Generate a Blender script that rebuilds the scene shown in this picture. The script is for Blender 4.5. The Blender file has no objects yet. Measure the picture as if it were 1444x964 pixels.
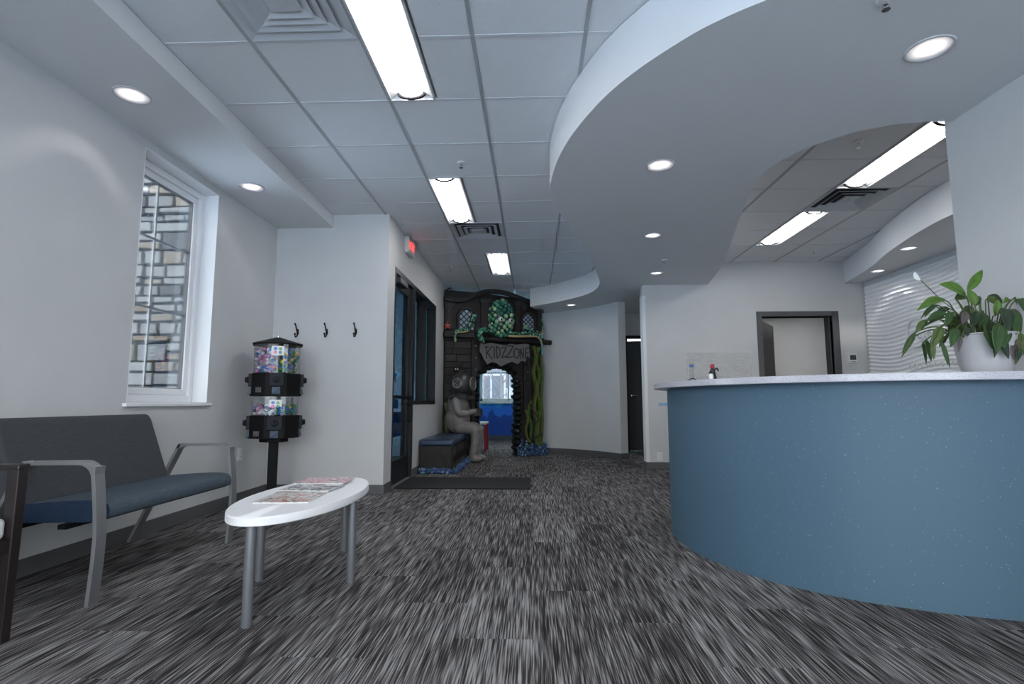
import bpy, math, random
from mathutils import Vector, Matrix
R = math.radians
random.seed(7)
scene = bpy.context.scene
COL = scene.collection

# ------------------------------------------------------------------ camera
F_PX, PITCH, YAW, ROLL, CAM_H = 763.66, 0.1109, 0.0384, -0.0013, 0.907
_cp, _sp, _cy, _sy = math.cos(PITCH), math.sin(PITCH), math.cos(YAW), math.sin(YAW)
_fw = Vector((-_sy*_cp, _cy*_cp, _sp)); _rt0 = Vector((_cy, _sy, 0)); _up0 = _rt0.cross(_fw)
_rt = math.cos(ROLL)*_rt0 + math.sin(ROLL)*_up0
_up = -math.sin(ROLL)*_rt0 + math.cos(ROLL)*_up0
cam_data = bpy.data.cameras.new('camera'); cam_data.sensor_width = 36; cam_data.lens = F_PX/1444*36
cam_data.clip_start = 0.05; cam_data.clip_end = 200
cam = bpy.data.objects.new('camera', cam_data); COL.objects.link(cam)
cam.matrix_world = Matrix(((_rt.x, _up.x, -_fw.x, 0), (_rt.y, _up.y, -_fw.y, 0), (_rt.z, _up.z, -_fw.z, CAM_H), (0, 0, 0, 1)))
scene.camera = cam

# ------------------------------------------------------------------ light and exposure
TROFFER, DOWN, SKY = 10.5, 90.0, 5.2
world = bpy.data.worlds.new('sky'); scene.world = world; world.use_nodes = True
bgn = world.node_tree.nodes['Background']; bgn.inputs[0].default_value = (1.0, 0.985, 0.965, 1); bgn.inputs[1].default_value = SKY
vs = scene.view_settings
vs.view_transform = 'Standard'; vs.look = 'None'; vs.exposure = 0.95; vs.gamma = 1.0; vs.use_curve_mapping = False
scene.cycles.use_denoising = True
scene.cycles.max_bounces = 8; scene.cycles.diffuse_bounces = 5; scene.cycles.glossy_bounces = 3
scene.cycles.transmission_bounces = 6; scene.cycles.transparent_max_bounces = 8
scene.cycles.sample_clamp_indirect = 6.0
scene.cycles.caustics_reflective = False; scene.cycles.caustics_refractive = False

def portal(loc, rot, sx, sy):
    l = bpy.data.lights.new('daylight_portal', 'AREA'); l.shape = 'RECTANGLE'; l.size = sx; l.size_y = sy
    l.cycles.is_portal = True
    o = bpy.data.objects.new('daylight_portal', l); COL.objects.link(o); o.location = loc; o.rotation_euler = rot

# ------------------------------------------------------------------ pixel rays (only used to work out where things stand)
def ray(x, y):
    return _rt*((x-722)/F_PX) + _up*(-(y-482)/F_PX) + _fw
CAMP = Vector((0, 0, CAM_H))
def on_y(x, y, Y): d = ray(x, y); return CAMP + d*(Y/d.y)
def on_x(x, y, X): d = ray(x, y); return CAMP + d*(X/d.x)
def on_z(x, y, Z): d = ray(x, y); return CAMP + d*((Z-CAM_H)/d.z)

# ------------------------------------------------------------------ materials
def S(r, g, b):
    f = lambda c: (c/255/12.92) if c/255 <= .04045 else ((c/255+.055)/1.055)**2.4
    return (f(r), f(g), f(b), 1)
MATS = {}
def mat(name, col, rough=.5, metal=0, var=0, vscale=6, bump=0, bscale=80, stretch=(1, 1, 1), spec=.5, emit=0, ecol=None, coat=0):
    if name in MATS: return MATS[name]
    m = bpy.data.materials.new(name); m.use_nodes = True
    nt = m.node_tree; b = nt.nodes['Principled BSDF']
    b.inputs['Base Color'].default_value = col; b.inputs['Roughness'].default_value = rough
    b.inputs['Metallic'].default_value = metal; b.inputs['Specular IOR Level'].default_value = spec
    if coat: b.inputs['Coat Weight'].default_value = coat
    if emit:
        b.inputs['Emission Color'].default_value = ecol or col; b.inputs['Emission Strength'].default_value = emit
    tc = nt.nodes.new('ShaderNodeTexCoord'); mp = nt.nodes.new('ShaderNodeMapping'); mp.inputs['Scale'].default_value = stretch
    nt.links.new(tc.outputs['Object'], mp.inputs[0])
    if var:
        n = nt.nodes.new('ShaderNodeTexNoise'); n.inputs['Scale'].default_value = vscale; n.inputs['Detail'].default_value = 5
        nt.links.new(mp.outputs[0], n.inputs['Vector'])
        mr = nt.nodes.new('ShaderNodeMapRange'); mr.inputs[1].default_value = .3; mr.inputs[2].default_value = .7
        mr.inputs[3].default_value = 1-var; mr.inputs[4].default_value = 1+var
        nt.links.new(n.outputs[0], mr.inputs[0])
        mx = nt.nodes.new('ShaderNodeVectorMath'); mx.operation = 'SCALE'; mx.inputs[0].default_value = col[:3]
        nt.links.new(mr.outputs[0], mx.inputs['Scale']); nt.links.new(mx.outputs[0], b.inputs['Base Color'])
    if bump:
        n2 = nt.nodes.new('ShaderNodeTexNoise'); n2.inputs['Scale'].default_value = bscale; n2.inputs['Detail'].default_value = 4
        nt.links.new(mp.outputs[0], n2.inputs['Vector'])
        bp = nt.nodes.new('ShaderNodeBump'); bp.inputs['Strength'].default_value = bump; bp.inputs['Distance'].default_value = .01
        nt.links.new(n2.outputs[0], bp.inputs['Height']); nt.links.new(bp.outputs[0], b.inputs['Normal'])
    MATS[name] = m; return m

def nodes(m): return m.node_tree.nodes, m.node_tree.links

M_wall = mat('wall_paint', S(202, 202, 202), .85, var=.02, vscale=3, bump=.05, bscale=300)
M_bulk = mat('bulkhead_paint', S(216, 217, 218), .85, var=.015, vscale=2, bump=.04, bscale=300)
M_tile = mat('ceiling_tile_fibre', S(228, 229, 231), .95, var=.03, vscale=160, bump=.5, bscale=220)
M_tbar = mat('runner_metal_shade_grey', S(176, 178, 181), .6, .2)  # white grid metal painted greyer than the tees for the reveal's shade
M_tbar2 = mat('ceiling_cross_tee_metal', S(214, 216, 219), .6, .1)
M_base = mat('rubber_baseboard', S(88, 88, 90), .6)
M_white = mat('white_vinyl', S(232, 233, 235), .35)
M_whiteplastic = mat('white_plastic', S(226, 226, 226), .4)
M_black = mat('black_plastic', S(18, 18, 19), .55, spec=.15)
M_dark = mat('dark_bronze_frame', S(22, 21, 22), .35, .3)
M_rubber = mat('black_mat_rubber', S(26, 26, 27), .95, var=.25, vscale=120, bump=.4, bscale=250)
M_alu = mat('brushed_aluminium', S(150, 151, 153), .45, .7, bump=.05, bscale=200, stretch=(1, 1, 8))
M_chrome = mat('chrome', S(210, 212, 215), .12, 1)
M_fab_seat = mat('blue_grey_fabric', S(76, 87, 97), .9, var=.22, vscale=26, bump=.3, bscale=160, stretch=(14, 1, 14), spec=.25)
M_fab_back = mat('charcoal_fabric', S(70, 72, 75), .9, var=.2, vscale=26, bump=.3, bscale=160, stretch=(14, 1, 14), spec=.25)
M_fab_side = mat('navy_fabric', S(38, 54, 76), .9, var=.18, vscale=26, bump=.3, bscale=160, stretch=(1, 14, 14), spec=.25)
M_tabletop = mat('white_laminate', S(238, 238, 239), .4)
M_leg = mat('grey_painted_steel', S(128, 130, 135), .4, .5)
M_espresso = mat('espresso_wood', S(36, 30, 30), .35, var=.2, vscale=8, stretch=(10, 10, 1))
M_whitevinylseat = mat('white_seat_vinyl', S(214, 214, 214), .5)
M_steelframe = mat('grey_steel_door_frame', S(84, 84, 86), .5)
M_doorwood = mat('black_stained_door', S(30, 29, 30), .5, var=.2, vscale=10, stretch=(12, 12, 1))
M_mural_teal = mat('teal_paint', S(20, 160, 175), .7)

def glass_mat(name, tint, refl=.5, rough=0.0):
    m = bpy.data.materials.new(name); m.use_nodes = True; n, l = nodes(m)
    n.remove(n['Principled BSDF']); out = n['Material Output']
    t = n.new('ShaderNodeBsdfTransparent'); t.inputs[0].default_value = tint
    g = n.new('ShaderNodeBsdfGlossy'); g.inputs['Roughness'].default_value = rough
    fr = n.new('ShaderNodeFresnel'); fr.inputs[0].default_value = 1.45
    mu = n.new('ShaderNodeMath'); mu.operation = 'MULTIPLY'; mu.inputs[1].default_value = refl
    mx = n.new('ShaderNodeMixShader'); l.new(fr.outputs[0], mu.inputs[0]); l.new(mu.outputs[0], mx.inputs[0])
    l.new(t.outputs[0], mx.inputs[1]); l.new(g.outputs[0], mx.inputs[2]); l.new(mx.outputs[0], out.inputs[0])
    return m
M_glass = glass_mat('window_glass', (.93, .97, 1, 1), .8)
M_glass_dark = glass_mat('tinted_door_glass', (.55, .65, .72, 1), .35)
M_acrylic = glass_mat('clear_acrylic', (.93, .94, .96, 1), .35)

def carpet_mat():
    m = bpy.data.materials.new('striped_carpet'); m.use_nodes = True; n, l = nodes(m); b = n['Principled BSDF']
    b.inputs['Roughness'].default_value = .95; b.inputs['Specular IOR Level'].default_value = .1
    geo = n.new('ShaderNodeNewGeometry'); sep = n.new('ShaderNodeSeparateXYZ'); l.new(geo.outputs['Position'], sep.inputs[0])
    def math_(op, a, bv):
        q = n.new('ShaderNodeMath'); q.operation = op
        if isinstance(a, (int, float)): q.inputs[0].default_value = a
        else: l.new(a, q.inputs[0])
        if bv is not None:
            if isinstance(bv, (int, float)): q.inputs[1].default_value = bv
            else: l.new(bv, q.inputs[1])
        return q.outputs[0]
    tx = math_('FLOOR', math_('DIVIDE', sep.outputs[0], .305), None)
    ty = math_('FLOOR', math_('DIVIDE', math_('ADD', sep.outputs[1], math_('MULTIPLY', tx, .37)), .915), None)
    cmb = n.new('ShaderNodeCombineXYZ'); l.new(tx, cmb.inputs[0]); l.new(ty, cmb.inputs[1])
    wn = n.new('ShaderNodeTexWhiteNoise'); wn.noise_dimensions = '3D'; l.new(cmb.outputs[0], wn.inputs['Vector'])
    # stripe noise: thin along x, long along y, shifted for each carpet plank
    def stripes(sx, sy, off, detail):
        c = n.new('ShaderNodeCombineXYZ')
        l.new(math_('MULTIPLY', sep.outputs[0], sx), c.inputs[0])
        l.new(math_('ADD', math_('MULTIPLY', sep.outputs[1], sy), math_('MULTIPLY', wn.outputs['Value'], 40)), c.inputs[1])
        c.inputs[2].default_value = off
        t = n.new('ShaderNodeTexNoise'); t.inputs['Scale'].default_value = 1; t.inputs['Detail'].default_value = detail
        t.inputs['Roughness'].default_value = .6
        l.new(c.outputs[0], t.inputs['Vector']); return t.outputs[0]
    s1 = stripes(170, 4.2, 0, 1.5); s2 = stripes(40, 1.6, 7, 2)
    tot = math_('ADD', math_('MULTIPLY', s1, .72), math_('MULTIPLY', s2, .28))
    tot = math_('ADD', tot, math_('MULTIPLY', math_('SUBTRACT', wn.outputs['Value'], .5), .05))
    cr = n.new('ShaderNodeValToRGB'); l.new(tot, cr.inputs[0]); e = cr.color_ramp.elements
    e[0].position = .40; e[0].color = S(42, 40, 40); e[1].position = .64; e[1].color = S(158, 156, 155)
    k = e.new(.47); k.color = S(70, 67, 67); k = e.new(.53); k.color = S(108, 105, 105)
    l.new(cr.outputs[0], b.inputs['Base Color'])
    fz = n.new('ShaderNodeTexNoise'); fz.inputs['Scale'].default_value = 700; l.new(geo.outputs['Position'], fz.inputs['Vector'])
    hsum = math_('ADD', tot, math_('MULTIPLY', fz.outputs[0], .3))
    bp = n.new('ShaderNodeBump'); bp.inputs['Strength'].default_value = .35; bp.inputs['Distance'].default_value = .01
    l.new(hsum, bp.inputs['Height']); l.new(bp.outputs[0], b.inputs['Normal'])
    return m
M_carpet = carpet_mat()

def speck_mat(name, base, speck, scale, thr, rough, extra=None):
    m = bpy.data.materials.new(name); m.use_nodes = True; n, l = nodes(m); b = n['Principled BSDF']
    b.inputs['Roughness'].default_value = rough
    tc = n.new('ShaderNodeTexCoord'); v = n.new('ShaderNodeTexVoronoi'); v.inputs['Scale'].default_value = scale
    l.new(tc.outputs['Object'], v.inputs['Vector'])
    w = n.new('ShaderNodeTexWhiteNoise'); w.noise_dimensions = '3D'; l.new(v.outputs['Position'], w.inputs['Vector'])
    lt = n.new('ShaderNodeMath'); lt.operation = 'LESS_THAN'; lt.inputs[1].default_value = thr; l.new(w.outputs['Value'], lt.inputs[0])
    ld = n.new('ShaderNodeMath'); ld.operation = 'LESS_THAN'; ld.inputs[1].default_value = .35; l.new(v.outputs['Distance'], ld.inputs[0])
    mu = n.new('ShaderNodeMath'); mu.operation = 'MULTIPLY'; l.new(lt.outputs[0], mu.inputs[0]); l.new(ld.outputs[0], mu.inputs[1])
    mx = n.new('ShaderNodeMix'); mx.data_type = 'RGBA'; l.new(mu.outputs[0], mx.inputs['Factor'])
    mx.inputs['A'].default_value = base; mx.inputs['B'].default_value = speck
    l.new(mx.outputs['Result'], b.inputs['Base Color'])
    if extra: extra(m, n, l, b, tc)
    return m
M_quartz = speck_mat('speckled_quartz', S(178, 178, 186), S(126, 124, 140), 260, .35, .25)
def _fabric(m, n, l, b, tc):
    t = n.new('ShaderNodeTexNoise'); t.inputs['Scale'].default_value = 260; l.new(tc.outputs['Object'], t.inputs['Vector'])
    bp = n.new('ShaderNodeBump'); bp.inputs['Strength'].default_value = .25; bp.inputs['Distance'].default_value = .004
    l.new(t.outputs[0], bp.inputs['Height']); l.new(bp.outputs[0], b.inputs['Normal'])
M_counter = speck_mat('blue_wallcovering_with_glitter', S(66, 94, 113), S(150, 166, 180), 230, .008, .55, _fabric)

# ------------------------------------------------------------------ mesh building
class MB:
    def __init__(s): s.v = []; s.f = []; s.m = []
    def add(s, vs, fs, mi=0):
        o = len(s.v); s.v += [tuple(p) for p in vs]
        for f in fs: s.f.append(tuple(i+o for i in f)); s.m.append(mi)
        return s
    def box(s, x0, x1, y0, y1, z0, z1, mi=0):
        vs = [(x, y, z) for x in (x0, x1) for y in (y0, y1) for z in (z0, z1)]
        return s.add(vs, [(0, 1, 3, 2), (4, 6, 7, 5), (0, 4, 5, 1), (2, 3, 7, 6), (0, 2, 6, 4), (1, 5, 7, 3)], mi)
    def hexa(s, c8, mi=0):   # 8 corners, same order as box
        return s.add(c8, [(0, 1, 3, 2), (4, 6, 7, 5), (0, 4, 5, 1), (2, 3, 7, 6), (0, 2, 6, 4), (1, 5, 7, 3)], mi)
    def prism(s, poly, z0, z1, mi=0, mi_side=None):
        a = sum(p[0]*q[1]-q[0]*p[1] for p, q in zip(poly, poly[1:]+poly[:1]))
        if a < 0: poly = poly[::-1]
        n = len(poly); vs = [(x, y, z0) for x, y in poly]+[(x, y, z1) for x, y in poly]
        s.add(vs, [tuple(range(n-1, -1, -1)), tuple(range(n, 2*n))], mi); o = len(s.v)-2*n
        for i in range(n):
            j = (i+1) % n; s.f.append((o+i, o+j, o+n+j, o+n+i)); s.m.append(mi if mi_side is None else mi_side)
        return s
    def plate(s, poly, y0, y1, mi=0):     # polygon in x,z extruded along y
        k = len(s.v); s.prism([(x, z) for x, z in poly], 0, 1, mi)
        for i in range(k, len(s.v)):
            x, z, t = s.v[i]; s.v[i] = (x, y1+(y0-y1)*t, z)
        return s
    def tube(s, pts, r, n=8, mi=0, caps=True, flat=1.0):
        pts = [Vector(p) for p in pts]; m = len(pts)
        rs = r if isinstance(r, (list, tuple)) else [r]*m
        ref = None; vs = []
        for i, p in enumerate(pts):
            t = (pts[min(i+1, m-1)]-pts[max(i-1, 0)]).normalized()
            if ref is None:
                ref = Vector((0, 0, 1)) if abs(t.z) < .9 else Vector((1, 0, 0))
            a = (ref - t*ref.dot(t)).normalized(); b = t.cross(a); ref = a
            for k in range(n):
                w = 2*math.pi*k/n; vs.append(p+(a*math.cos(w)*flat+b*math.sin(w))*rs[i])
        fs = [(i*n+k, i*n+(k+1) % n, (i+1)*n+(k+1) % n, (i+1)*n+k) for i in range(m-1) for k in range(n)]
        if caps: fs += [tuple(range(n-1, -1, -1)), tuple((m-1)*n+k for k in range(n))]
        return s.add(vs, fs, mi)
    def strip(s, pts, side, w, t, mi=0):   # flat bar swept along pts; side = width direction
        pts = [Vector(p) for p in pts]; side = Vector(side).normalized(); m = len(pts); vs = []
        for i, p in enumerate(pts):
            d = (pts[min(i+1, m-1)]-pts[max(i-1, 0)]).normalized(); nrm = d.cross(side).normalized()
            if 0 < i < m-1:
                d1 = (pts[i]-pts[i-1]).normalized(); c = max(.5, d.dot(d1)); k = 1/c
            else: k = 1
            for a, b in ((-1, -1), (1, -1), (1, 1), (-1, 1)): vs.append(p+side*(a*w/2)+nrm*(b*t/2*k))
        fs = [(i*4+k, i*4+(k+1) % 4, (i+1)*4+(k+1) % 4, (i+1)*4+k) for i in range(m-1) for k in range(4)]
        fs += [(3, 2, 1, 0), tuple((m-1)*4+k for k in range(4))]
        return s.add(vs, fs, mi)
    def lathe(s, prof, n=24, c=(0, 0, 0), mi=0, sx=1, sy=1, rot=0):
        vs = [(c[0]+sx*r*math.cos(2*math.pi*k/n+rot), c[1]+sy*r*math.sin(2*math.pi*k/n+rot), c[2]+z) for r, z in prof for k in range(n)]
        fs = [(i*n+k, i*n+(k+1) % n, (i+1)*n+(k+1) % n, (i+1)*n+k) for i in range(len(prof)-1) for k in range(n)]
        if prof[0][0] > 1e-6: fs.append(tuple(range(n-1, -1, -1)))
        if prof[-1][0] > 1e-6: fs.append(tuple((len(prof)-1)*n+k for k in range(n)))
        return s.add(vs, fs, mi)
    def ell(s, c, r, nu=12, nv=8, mi=0, mtx=None):
        if not isinstance(r, (tuple, list)): r = (r, r, r)
        c = Vector(c); mtx = mtx or Matrix.Identity(3); vs = []
        for j in range(nv+1):
            t = math.pi*j/nv
            for k in range(nu):
                w = 2*math.pi*k/nu
                vs.append(c+mtx@Vector((r[0]*math.sin(t)*math.cos(w), r[1]*math.sin(t)*math.sin(w), -r[2]*math.cos(t))))
        fs = [(j*nu+k, j*nu+(k+1) % nu, (j+1)*nu+(k+1) % nu, (j+1)*nu+k) for j in range(nv) for k in range(nu)]
        return s.add(vs, fs, mi)
    def mesh(s, name, mats, smooth=False):
        me = bpy.data.meshes.new(name); me.from_pydata(s.v, [], s.f)
        for m in (mats if isinstance(mats, (list, tuple)) else [mats]): me.materials.append(m)
        me.polygons.foreach_set('material_index', s.m)
        if smooth: me.polygons.foreach_set('use_smooth', [True]*len(s.f))
        me.validate(); me.update(); return me
    def build(s, name, mats, parent=None, smooth=False, bevel=0, seg=2, loc=None):
        o = bpy.data.objects.new(name, s.mesh(name, mats, smooth)); COL.objects.link(o)
        if parent: o.parent = parent
        if loc: o.location = loc
        if bevel:
            b = o.modifiers.new('bevel', 'BEVEL'); b.width = bevel; b.segments = seg; b.limit_method = 'ANGLE'; b.angle_limit = R(40)
        if smooth:
            me = o.data
            try: me.set_sharp_from_angle(angle=R(40))
            except Exception: pass
        return o
def link_mesh(name, me, parent=None, loc=(0, 0, 0), rz=0):
    o = bpy.data.objects.new(name, me); COL.objects.link(o); o.location = loc; o.rotation_euler = (0, 0, rz)
    if parent: o.parent = parent
    return o
def tag(o, label, cat, group=None):
    o['label'] = label; o['category'] = cat
    if group: o['group'] = group
    return o
def thing(name, label, cat, loc=(0, 0, 0), rz=0, group=None):
    o = bpy.data.objects.new(name, None); COL.objects.link(o); o.empty_display_size = .1
    o.location = loc; o.rotation_euler = (0, 0, rz)
    return tag(o, label, cat, group)
def struct(o, label=None):
    o['kind'] = 'structure'
    if label: o['label'] = label
    return o
def catmull(pts, k=6, closed=False):
    P = [Vector(p) for p in pts]; out = []; n = len(P)
    for i in range(n-1 if not closed else n):
        g = lambda j: P[j % n] if closed else P[max(0, min(n-1, j))]
        a, b, c, d = g(i-1), g(i), g(i+1), g(i+2)
        for q in range(k):
            t = q/k
            out.append(.5*((2*b)+(c-a)*t+(2*a-5*b+4*c-d)*t*t+(3*b-a-3*c+d)*t**3))
    if not closed: out.append(P[-1])
    return out
def wall(name, axis, c0, c1, a0, a1, z0, z1, holes=(), m=None):
    """axis 'x': runs along x between a0,a1, thickness c0..c1 in y.  axis 'y': runs along y."""
    b = MB(); cuts = sorted({a0, a1, *[h[0] for h in holes], *[h[1] for h in holes]})
    def bx(p, q, u, w):
        if q-p < 1e-4 or w-u < 1e-4: return
        b.box(p, q, c0, c1, u, w) if axis == 'x' else b.box(c0, c1, p, q, u, w)
    for p, q in zip(cuts, cuts[1:]):
        hs = sorted([(h[2], h[3]) for h in holes if h[0] <= p+1e-5 and h[1] >= q-1e-5]); z = z0
        for u, w in hs: bx(p, q, z, u); z = w
        bx(p, q, z, z1)
    return struct(b.build(name, m or M_wall))
def text_mesh(s, size, depth, m, parent, name, loc, rot, align='CENTER'):
    c = bpy.data.curves.new('lettering', 'FONT'); c.body = s; c.size = size; c.extrude = depth; c.align_x = align; c.align_y = 'CENTER'
    t = bpy.data.objects.new('lettering', c); COL.objects.link(t)
    dg = bpy.context.evaluated_depsgraph_get(); me = bpy.data.meshes.new_from_object(t.evaluated_get(dg))
    bpy.data.objects.remove(t); bpy.data.curves.remove(c)
    me.materials.clear(); me.materials.append(m)
    o = bpy.data.objects.new(name, me); COL.objects.link(o); o.parent = parent; o.location = loc; o.rotation_euler = rot
    return o

# ------------------------------------------------------------------ the room
CEIL = 2.87; ZB = 2.555; ZS = 2.735
XL, YC, XE, YR, XR = -2.687, 5.46, -1.497, 7.60, 2.49
REAR = -2.3
fl = MB(); fl.box(-3.7, 6.2, REAR-.2, 13.7, -.12, 0)
struct(fl.build('floor', M_carpet))

CS = [(-2.09, YC), (-2.033, 3.2), (-2.003, 2.2), (-1.96, 0), (-1.92, REAR)]      # room edge of the wall-side soffit
wall('wall_left', 'y', XL-.22, XL, REAR, YC+.14, 0, 2.9, [(3.50, 4.39, .905, 2.68), (.2, 1.1, .905, 2.68)])
wall('wall_back', 'x', YC, YC+.14, XL, XE, 0, 2.9)
wall('wall_vestibule', 'x', YC, YC+.14, -3.7, XL-.22, 0, 2.9)
wall('wall_entrance', 'y', XE-.14, XE, YC+.14, 9.05, 0, 2.9, [(5.745, 6.705, 0, 2.39), (6.705, 8.255, .88, 2.39)])
wall('wall_right', 'y', XR, XR+.14, REAR, 3.2, 0, 2.9)
wall('wall_rear', 'x', REAR-.2, REAR, XL-.22, XR+.14, 0, 2.9, [(-2.5, -.15, .1, 2.6), (.05, 2.4, .1, 2.6)])
wall('wall_reception', 'x', YR, YR+.15, 1.55, 2.47, 0, ZB-.002)
wall('wall_reception_side', 'x', YR, YR+.15, 2.47, 4.62, 0, 2.9, [(3.19, 4.145, 0, 2.09)])
wall('wall_alcove', 'y', 4.62, 4.76, 3.06, YR+.15, 0, 2.9)
wall('wall_hall_near', 'x', YR, YR+.15, 4.76, 6.0, 0, 2.9)
wall('wall_hall_end', 'y', 6.0, 6.14, YR, 10.24, 0, 2.9)
wall('wall_office', 'x', 3.06, 3.2, XR+.14, 4.62, 0, 2.9)
wall('wall_hall', 'x', 10.1, 10.24, 1.35, 6.0, 0, 2.9, [(1.76, 2.62, 0, 2.09)])
# playroom beyond the facade
def mural_mat():
    m = bpy.data.materials.new('sea_mural_paint'); m.use_nodes = True; n, l = nodes(m); b = n['Principled BSDF']; b.inputs['Roughness'].default_value = .6
    geo = n.new('ShaderNodeNewGeometry'); sep = n.new('ShaderNodeSeparateXYZ'); l.new(geo.outputs['Position'], sep.inputs[0])
    t = n.new('ShaderNodeTexNoise'); t.inputs['Scale'].default_value = 5; t.inputs['Detail'].default_value = 6; l.new(geo.outputs['Position'], t.inputs['Vector'])
    t2 = n.new('ShaderNodeTexNoise'); t2.inputs['Scale'].default_value = 1.6; t2.inputs['Detail'].default_value = 2; l.new(geo.outputs['Position'], t2.inputs['Vector'])
    a = n.new('ShaderNodeMath'); a.operation = 'MULTIPLY_ADD'; l.new(t.outputs[0], a.inputs[0]); a.inputs[1].default_value = .55; l.new(sep.outputs[2], a.inputs[2])
    a2 = n.new('ShaderNodeMath'); a2.operation = 'MULTIPLY_ADD'; l.new(t2.outputs[0], a2.inputs[0]); a2.inputs[1].default_value = .5; l.new(a.outputs[0], a2.inputs[2])
    cr = n.new('ShaderNodeValToRGB'); cr.color_ramp.interpolation = 'CONSTANT'; l.new(a2.outputs[0], cr.inputs[0])
    e = cr.color_ramp.elements; e[0].position = 0; e[0].color = S(22, 78, 176); e[1].position = .78; e[1].color = S(34, 120, 232)
    k = e.new(.95); k.color = S(48, 156, 236)
    e2 = e.new(1.0); e2.color = S(90, 206, 242)
    dv = n.new('ShaderNodeMath'); dv.operation = 'DIVIDE'; dv.inputs[1].default_value = 1.5; l.new(a2.outputs[0], dv.inputs[0]); l.new(dv.outputs[0], cr.inputs[0])
    l.new(cr.outputs[0], b.inputs['Base Color']); return m
M_mural = mural_mat()
PY = 13.5
wall('wall_playroom_back', 'x', PY, PY+.15, -1.8, 1.6, 0, 2.9, [(-1.31, .1, .93, 2.3)], M_mural)
wall('wall_playroom_left', 'y', -1.8, -1.64, 9.05, PY, 0, 2.9, (), M_mural_teal)
wall('wall_playroom_right', 'y', 1.35, 1.5, 10.24, PY, 0, 2.9, (), M_mural_teal)
# vestibule shell beyond the entrance glass
M_vest = mat('vestibule_paint', S(150, 165, 175), .8)
wall('wall_vestibule_outer', 'y', -3.84, -3.7, YC, 9.45, 0, 2.9, [(5.9, 9.0, .2, 2.5)], M_vest)
wall('wall_vestibule_end', 'x', 9.3, 9.45, -3.7, -1.8, 0, 2.9, (), M_vest)

# curved partition right of the playroom facade
CW = [(0.175, 9.96), (0.38, 9.86), (0.61, 9.73), (0.84, 9.55), (1.06, 9.33), (1.25, 9.08), (1.40, 8.84)]
cin = catmull([(x, y, 0) for x, y in CW], 5)
def offset_curve(pts, d):
    out = []
    for i, p in enumerate(pts):
        t = (pts[min(i+1, len(pts)-1)]-pts[max(0, i-1)]).normalized(); out.append(p+Vector((-t.y, t.x, 0))*d)
    return out
cout = offset_curve(cin, .15)
struct(MB().prism([(p.x, p.y) for p in cin]+[(p.x, p.y) for p in reversed(cout)], 0, ZB-.002).build('wall_curved', M_wall, smooth=True))
bi = offset_curve(cin, -.012)
endo = Vector((cout[-1].x, cout[-1].y, 0))
bb = MB().prism([(p.x, p.y) for p in bi]+[(p.x, p.y) for p in reversed(cin)], 0, .094)
t_end = (cin[-1]-cin[-2]).normalized()*.012
bb.prism([(bi[-1].x+t_end.x, bi[-1].y+t_end.y), (cout[-1].x+t_end.x, cout[-1].y+t_end.y), (cout[-1].x, cout[-1].y), (bi[-1].x, bi[-1].y)], 0, .094)
struct(bb.build('baseboard_curved', M_base, smooth=True))

# ceiling bulkhead
OUT = [(2.488, 1.70), (2.0, 1.74), (1.6, 1.82), (1.25, 1.96), (0.98, 2.10), (0.78, 2.25), (0.64, 2.41), (0.53, 2.56), (0.42, 2.75), (0.325, 2.98), (0.24, 3.25),
       (0.18, 3.54), (0.15, 3.82), (0.14, 4.04), (0.16, 4.27), (0.215, 4.50), (0.35, 4.97), (0.56, 5.76), (0.74, 6.47), (0.87, 7.06), (0.935, 7.45),
       (0.935, 7.83), (0.83, 8.24), (0.59, 8.62), (0.26, 8.99), (-0.04, 9.26)]
INN = [(2.488, 3.13), (2.30, 3.14), (2.16, 3.165), (2.04, 3.22), (1.93, 3.30), (1.84, 3.395), (1.76, 3.515), (1.705, 3.66), (1.675, 3.88), (1.69, 4.06), (1.73, 4.22),
       (1.79, 4.46), (1.89, 4.87), (2.09, 5.65), (2.28, 6.4), (2.39, 7.0), (2.47, 7.598)]
oc = [(p.x, p.y) for p in catmull([(x, y, 0) for x, y in OUT], 5)]
ic = [(p.x, p.y) for p in catmull([(x, y, 0) for x, y in INN], 5)]
bulk_poly = oc+[(0.165, 9.955), (0.3, 10.098), (5.998, 10.098), (5.998, 7.752), (2.468, 7.752)]+ic[::-1]
struct(MB().prism(bulk_poly, ZB, CEIL-.002).build('ceiling_bulkhead', M_bulk, smooth=True), 'grey S-curved dropped bulkhead sweeping over the reception counter')
# wall-side soffit
struct(MB().prism([(XL, YC), (XL, REAR)]+[p for p in reversed(CS)], ZS, CEIL-.002).build('ceiling_soffit', M_bulk))
# alcove soffit over the wave panel
AC = [(4.355, 7.598), (4.25, 7.05), (4.12, 6.55), (3.97, 6.1), (3.84, 5.6), (3.75, 5.15), (3.72, 4.8), (3.76, 4.4), (3.9, 4.0), (4.1, 3.6), (4.3, 3.202)]
ac = [(p.x, p.y) for p in catmull([(x, y, 0) for x, y in AC], 5)]
struct(MB().prism([(4.618, 7.598)]+ac+[(4.618, 3.202)], ZB, CEIL-.002).build('ceiling_alcove', M_bulk, smooth=True))

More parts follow.
